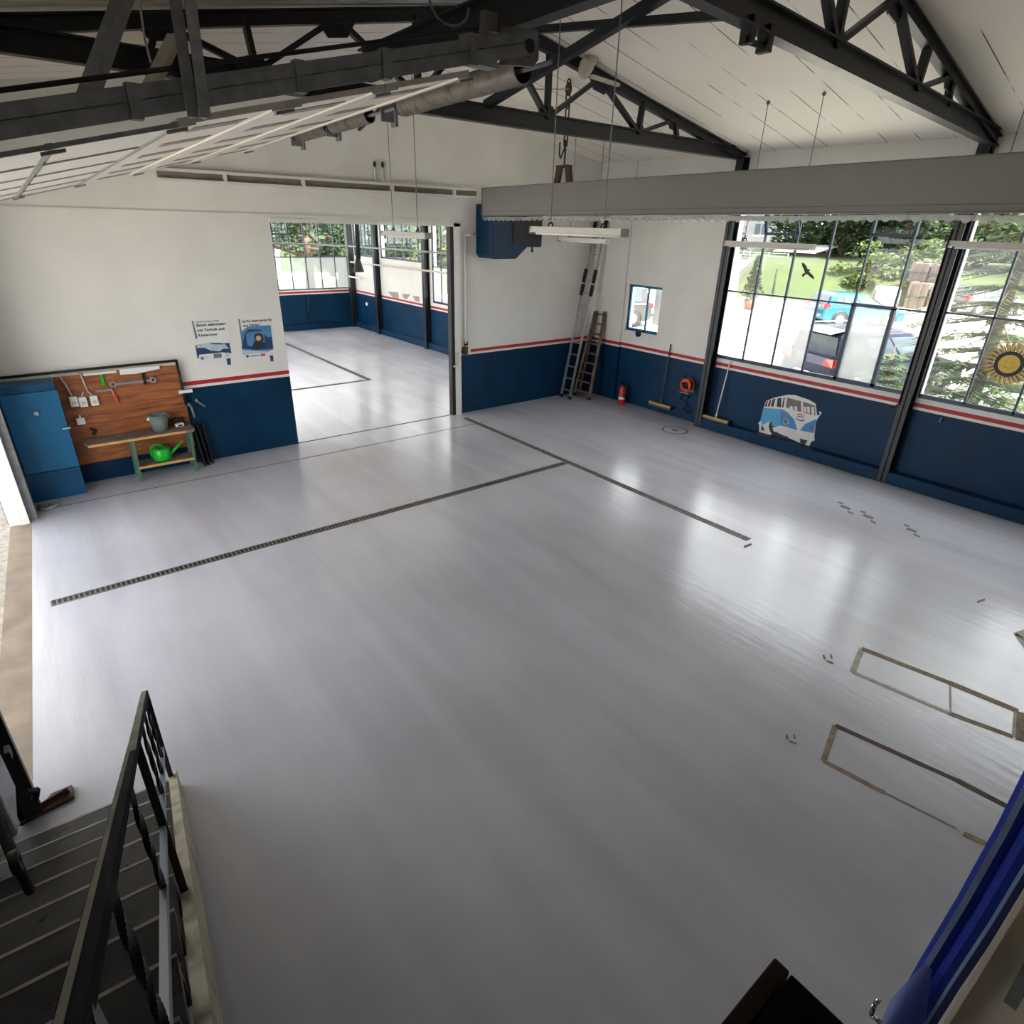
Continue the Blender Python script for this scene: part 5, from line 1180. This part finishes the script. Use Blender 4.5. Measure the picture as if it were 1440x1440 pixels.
t = thing('covered_trailer','white covered trailer standing behind the estate car','trailer',at(1272,470,'x',14)); p = at(1262,478,'x',14); r = at(1292,478,'x',14)
z0 = .45; q = MB(); q.prism([(14,p.y,z0),(14,r.y-.6,z0),(14,r.y-.6,z0+.7),(14,(p.y+r.y)/2-.3,z0+1.15),(14,p.y,z0+.9)],(1.4,0,0)); q.build('cover','roofgrey',t)
for x in (14.0,15.35): q = MB(); q.lathe((x,(p.y+r.y)/2-.3,.27),[(0,0),(.3,0),(.3,.1),(0,.1)],(1,0,0),16); q.build('wheel','tyre',t)
q = MB(); q.beam((14.7,p.y,.5),(14.7,p.y+1.1,.45),.08,.08); q.build('drawbar','galv',t)
for i, (px, l) in enumerate(((1085,'thin post with a climbing plant in front of the grass bank'),)):
    p = at(px,420,'x',24); q = MB(); q.tube((24,p.y,-.03),(24,p.y,1.9),.06,8); o = tag(q.build('plant_post','leaf2'),l,'post')
# carport seen through the small window
t = thing('carport','white open carport with orange timber beams seen through the small window','carport',(20,15,0))
q = MB(); a = at(920,470,'x',11); q.box(11,11.35,a.y-.2,a.y+.2,-.03,4.2); q.build('pillar','houseside',t)
q = MB(); q.box(24,24.3,15,21,-.03,5.0); q.build('wall','houseside',t)
for (p0, p1) in (((925,425),(945,423)),((925,436),(945,437)),((924,420),(934,405))):
    q = MB(); q.beam(at(*p0,'x',23.9),at(*p1,'x',23.9),.16,.3); q.build('beam','timberorange',t)
# trees and lawn beyond the next hall
tree('large dark green tree filling the far window of the next hall',(3.6,27.5,0),7,4.0,'leaf2',7000,.15,.2,'trees beyond the next hall')
tree('bright green tree right of the far corner outside the next hall',(8.2,30,0),6.5,3.0,'leaf3',4500,.2,.0,'trees beyond the next hall')
tree('green tree outside the middle side window of the next hall',(7.2,22.5,0),6,2.8,'leaf',6000,.18,.0,'trees beyond the next hall')
tree('yellow green bush outside the nearest side window of the next hall',(7.2,16.6,0),5,2.4,'leaf3',5500,.17,.0,'trees beyond the next hall')
t = thing('house','pale house far behind the dark tree of the next hall','house',(2,50,0)); q = MB(); q.box(-10,16,48,56,-.03,6); q.build('wall','houseside',t); q = MB(); q.prism([(-11,47,6),(-11,57,6),(-11,52,9)],(28,0,0)); q.build('roof','roofgrey',t)
for x in (-2,1,4,7): q = MB(); q.box(x-.5,x+.5,47.9,48,1.5,3.0); q.build('window','carglass',t)

# ---------------------------------------------------------------- daylight
w = bpy.data.worlds.new('overcast_sky'); SC.world = w; w.use_nodes = True
nt = w.node_tree; nt.nodes.clear(); out = nt.nodes.new('ShaderNodeOutputWorld'); bg = nt.nodes.new('ShaderNodeBackground')
tc = nt.nodes.new('ShaderNodeTexCoord'); sx_ = nt.nodes.new('ShaderNodeSeparateXYZ'); nt.links.new(tc.outputs['Generated'], sx_.inputs[0])
cr_ = nt.nodes.new('ShaderNodeValToRGB'); nt.links.new(sx_.outputs[2], cr_.inputs[0])
cr_.color_ramp.elements[0].position = 0; cr_.color_ramp.elements[0].color = (.95,.97,1,1)
cr_.color_ramp.elements[1].position = .7; cr_.color_ramp.elements[1].color = (1.0,1.0,1.02,1)
nt.links.new(cr_.outputs[0], bg.inputs[0]); bg.inputs[1].default_value = 1.0; nt.links.new(bg.outputs[0], out.inputs[0])
vs_ = SC.view_settings
SC.display_settings.display_device = 'sRGB'; vs_.view_transform = 'Standard'; vs_.look = 'None'; vs_.gamma = 1; vs_.use_curve_mapping = False
vs_.exposure = 2.66
SC.cycles.max_bounces = 10; SC.cycles.diffuse_bounces = 6; SC.cycles.transparent_max_bounces = 16; SC.cycles.caustics_reflective = False; SC.cycles.caustics_refractive = False
sl = bpy.data.lights.new('hazy_sun','SUN'); so = bpy.data.objects.new('hazy_sun',sl); COL.objects.link(so)
sl.energy = 6.5; sl.angle = radians(14); sl.color = (1,.985,.95)
so.rotation_euler = V((.12,1,-1.35)).to_track_quat('-Z','Y').to_euler()
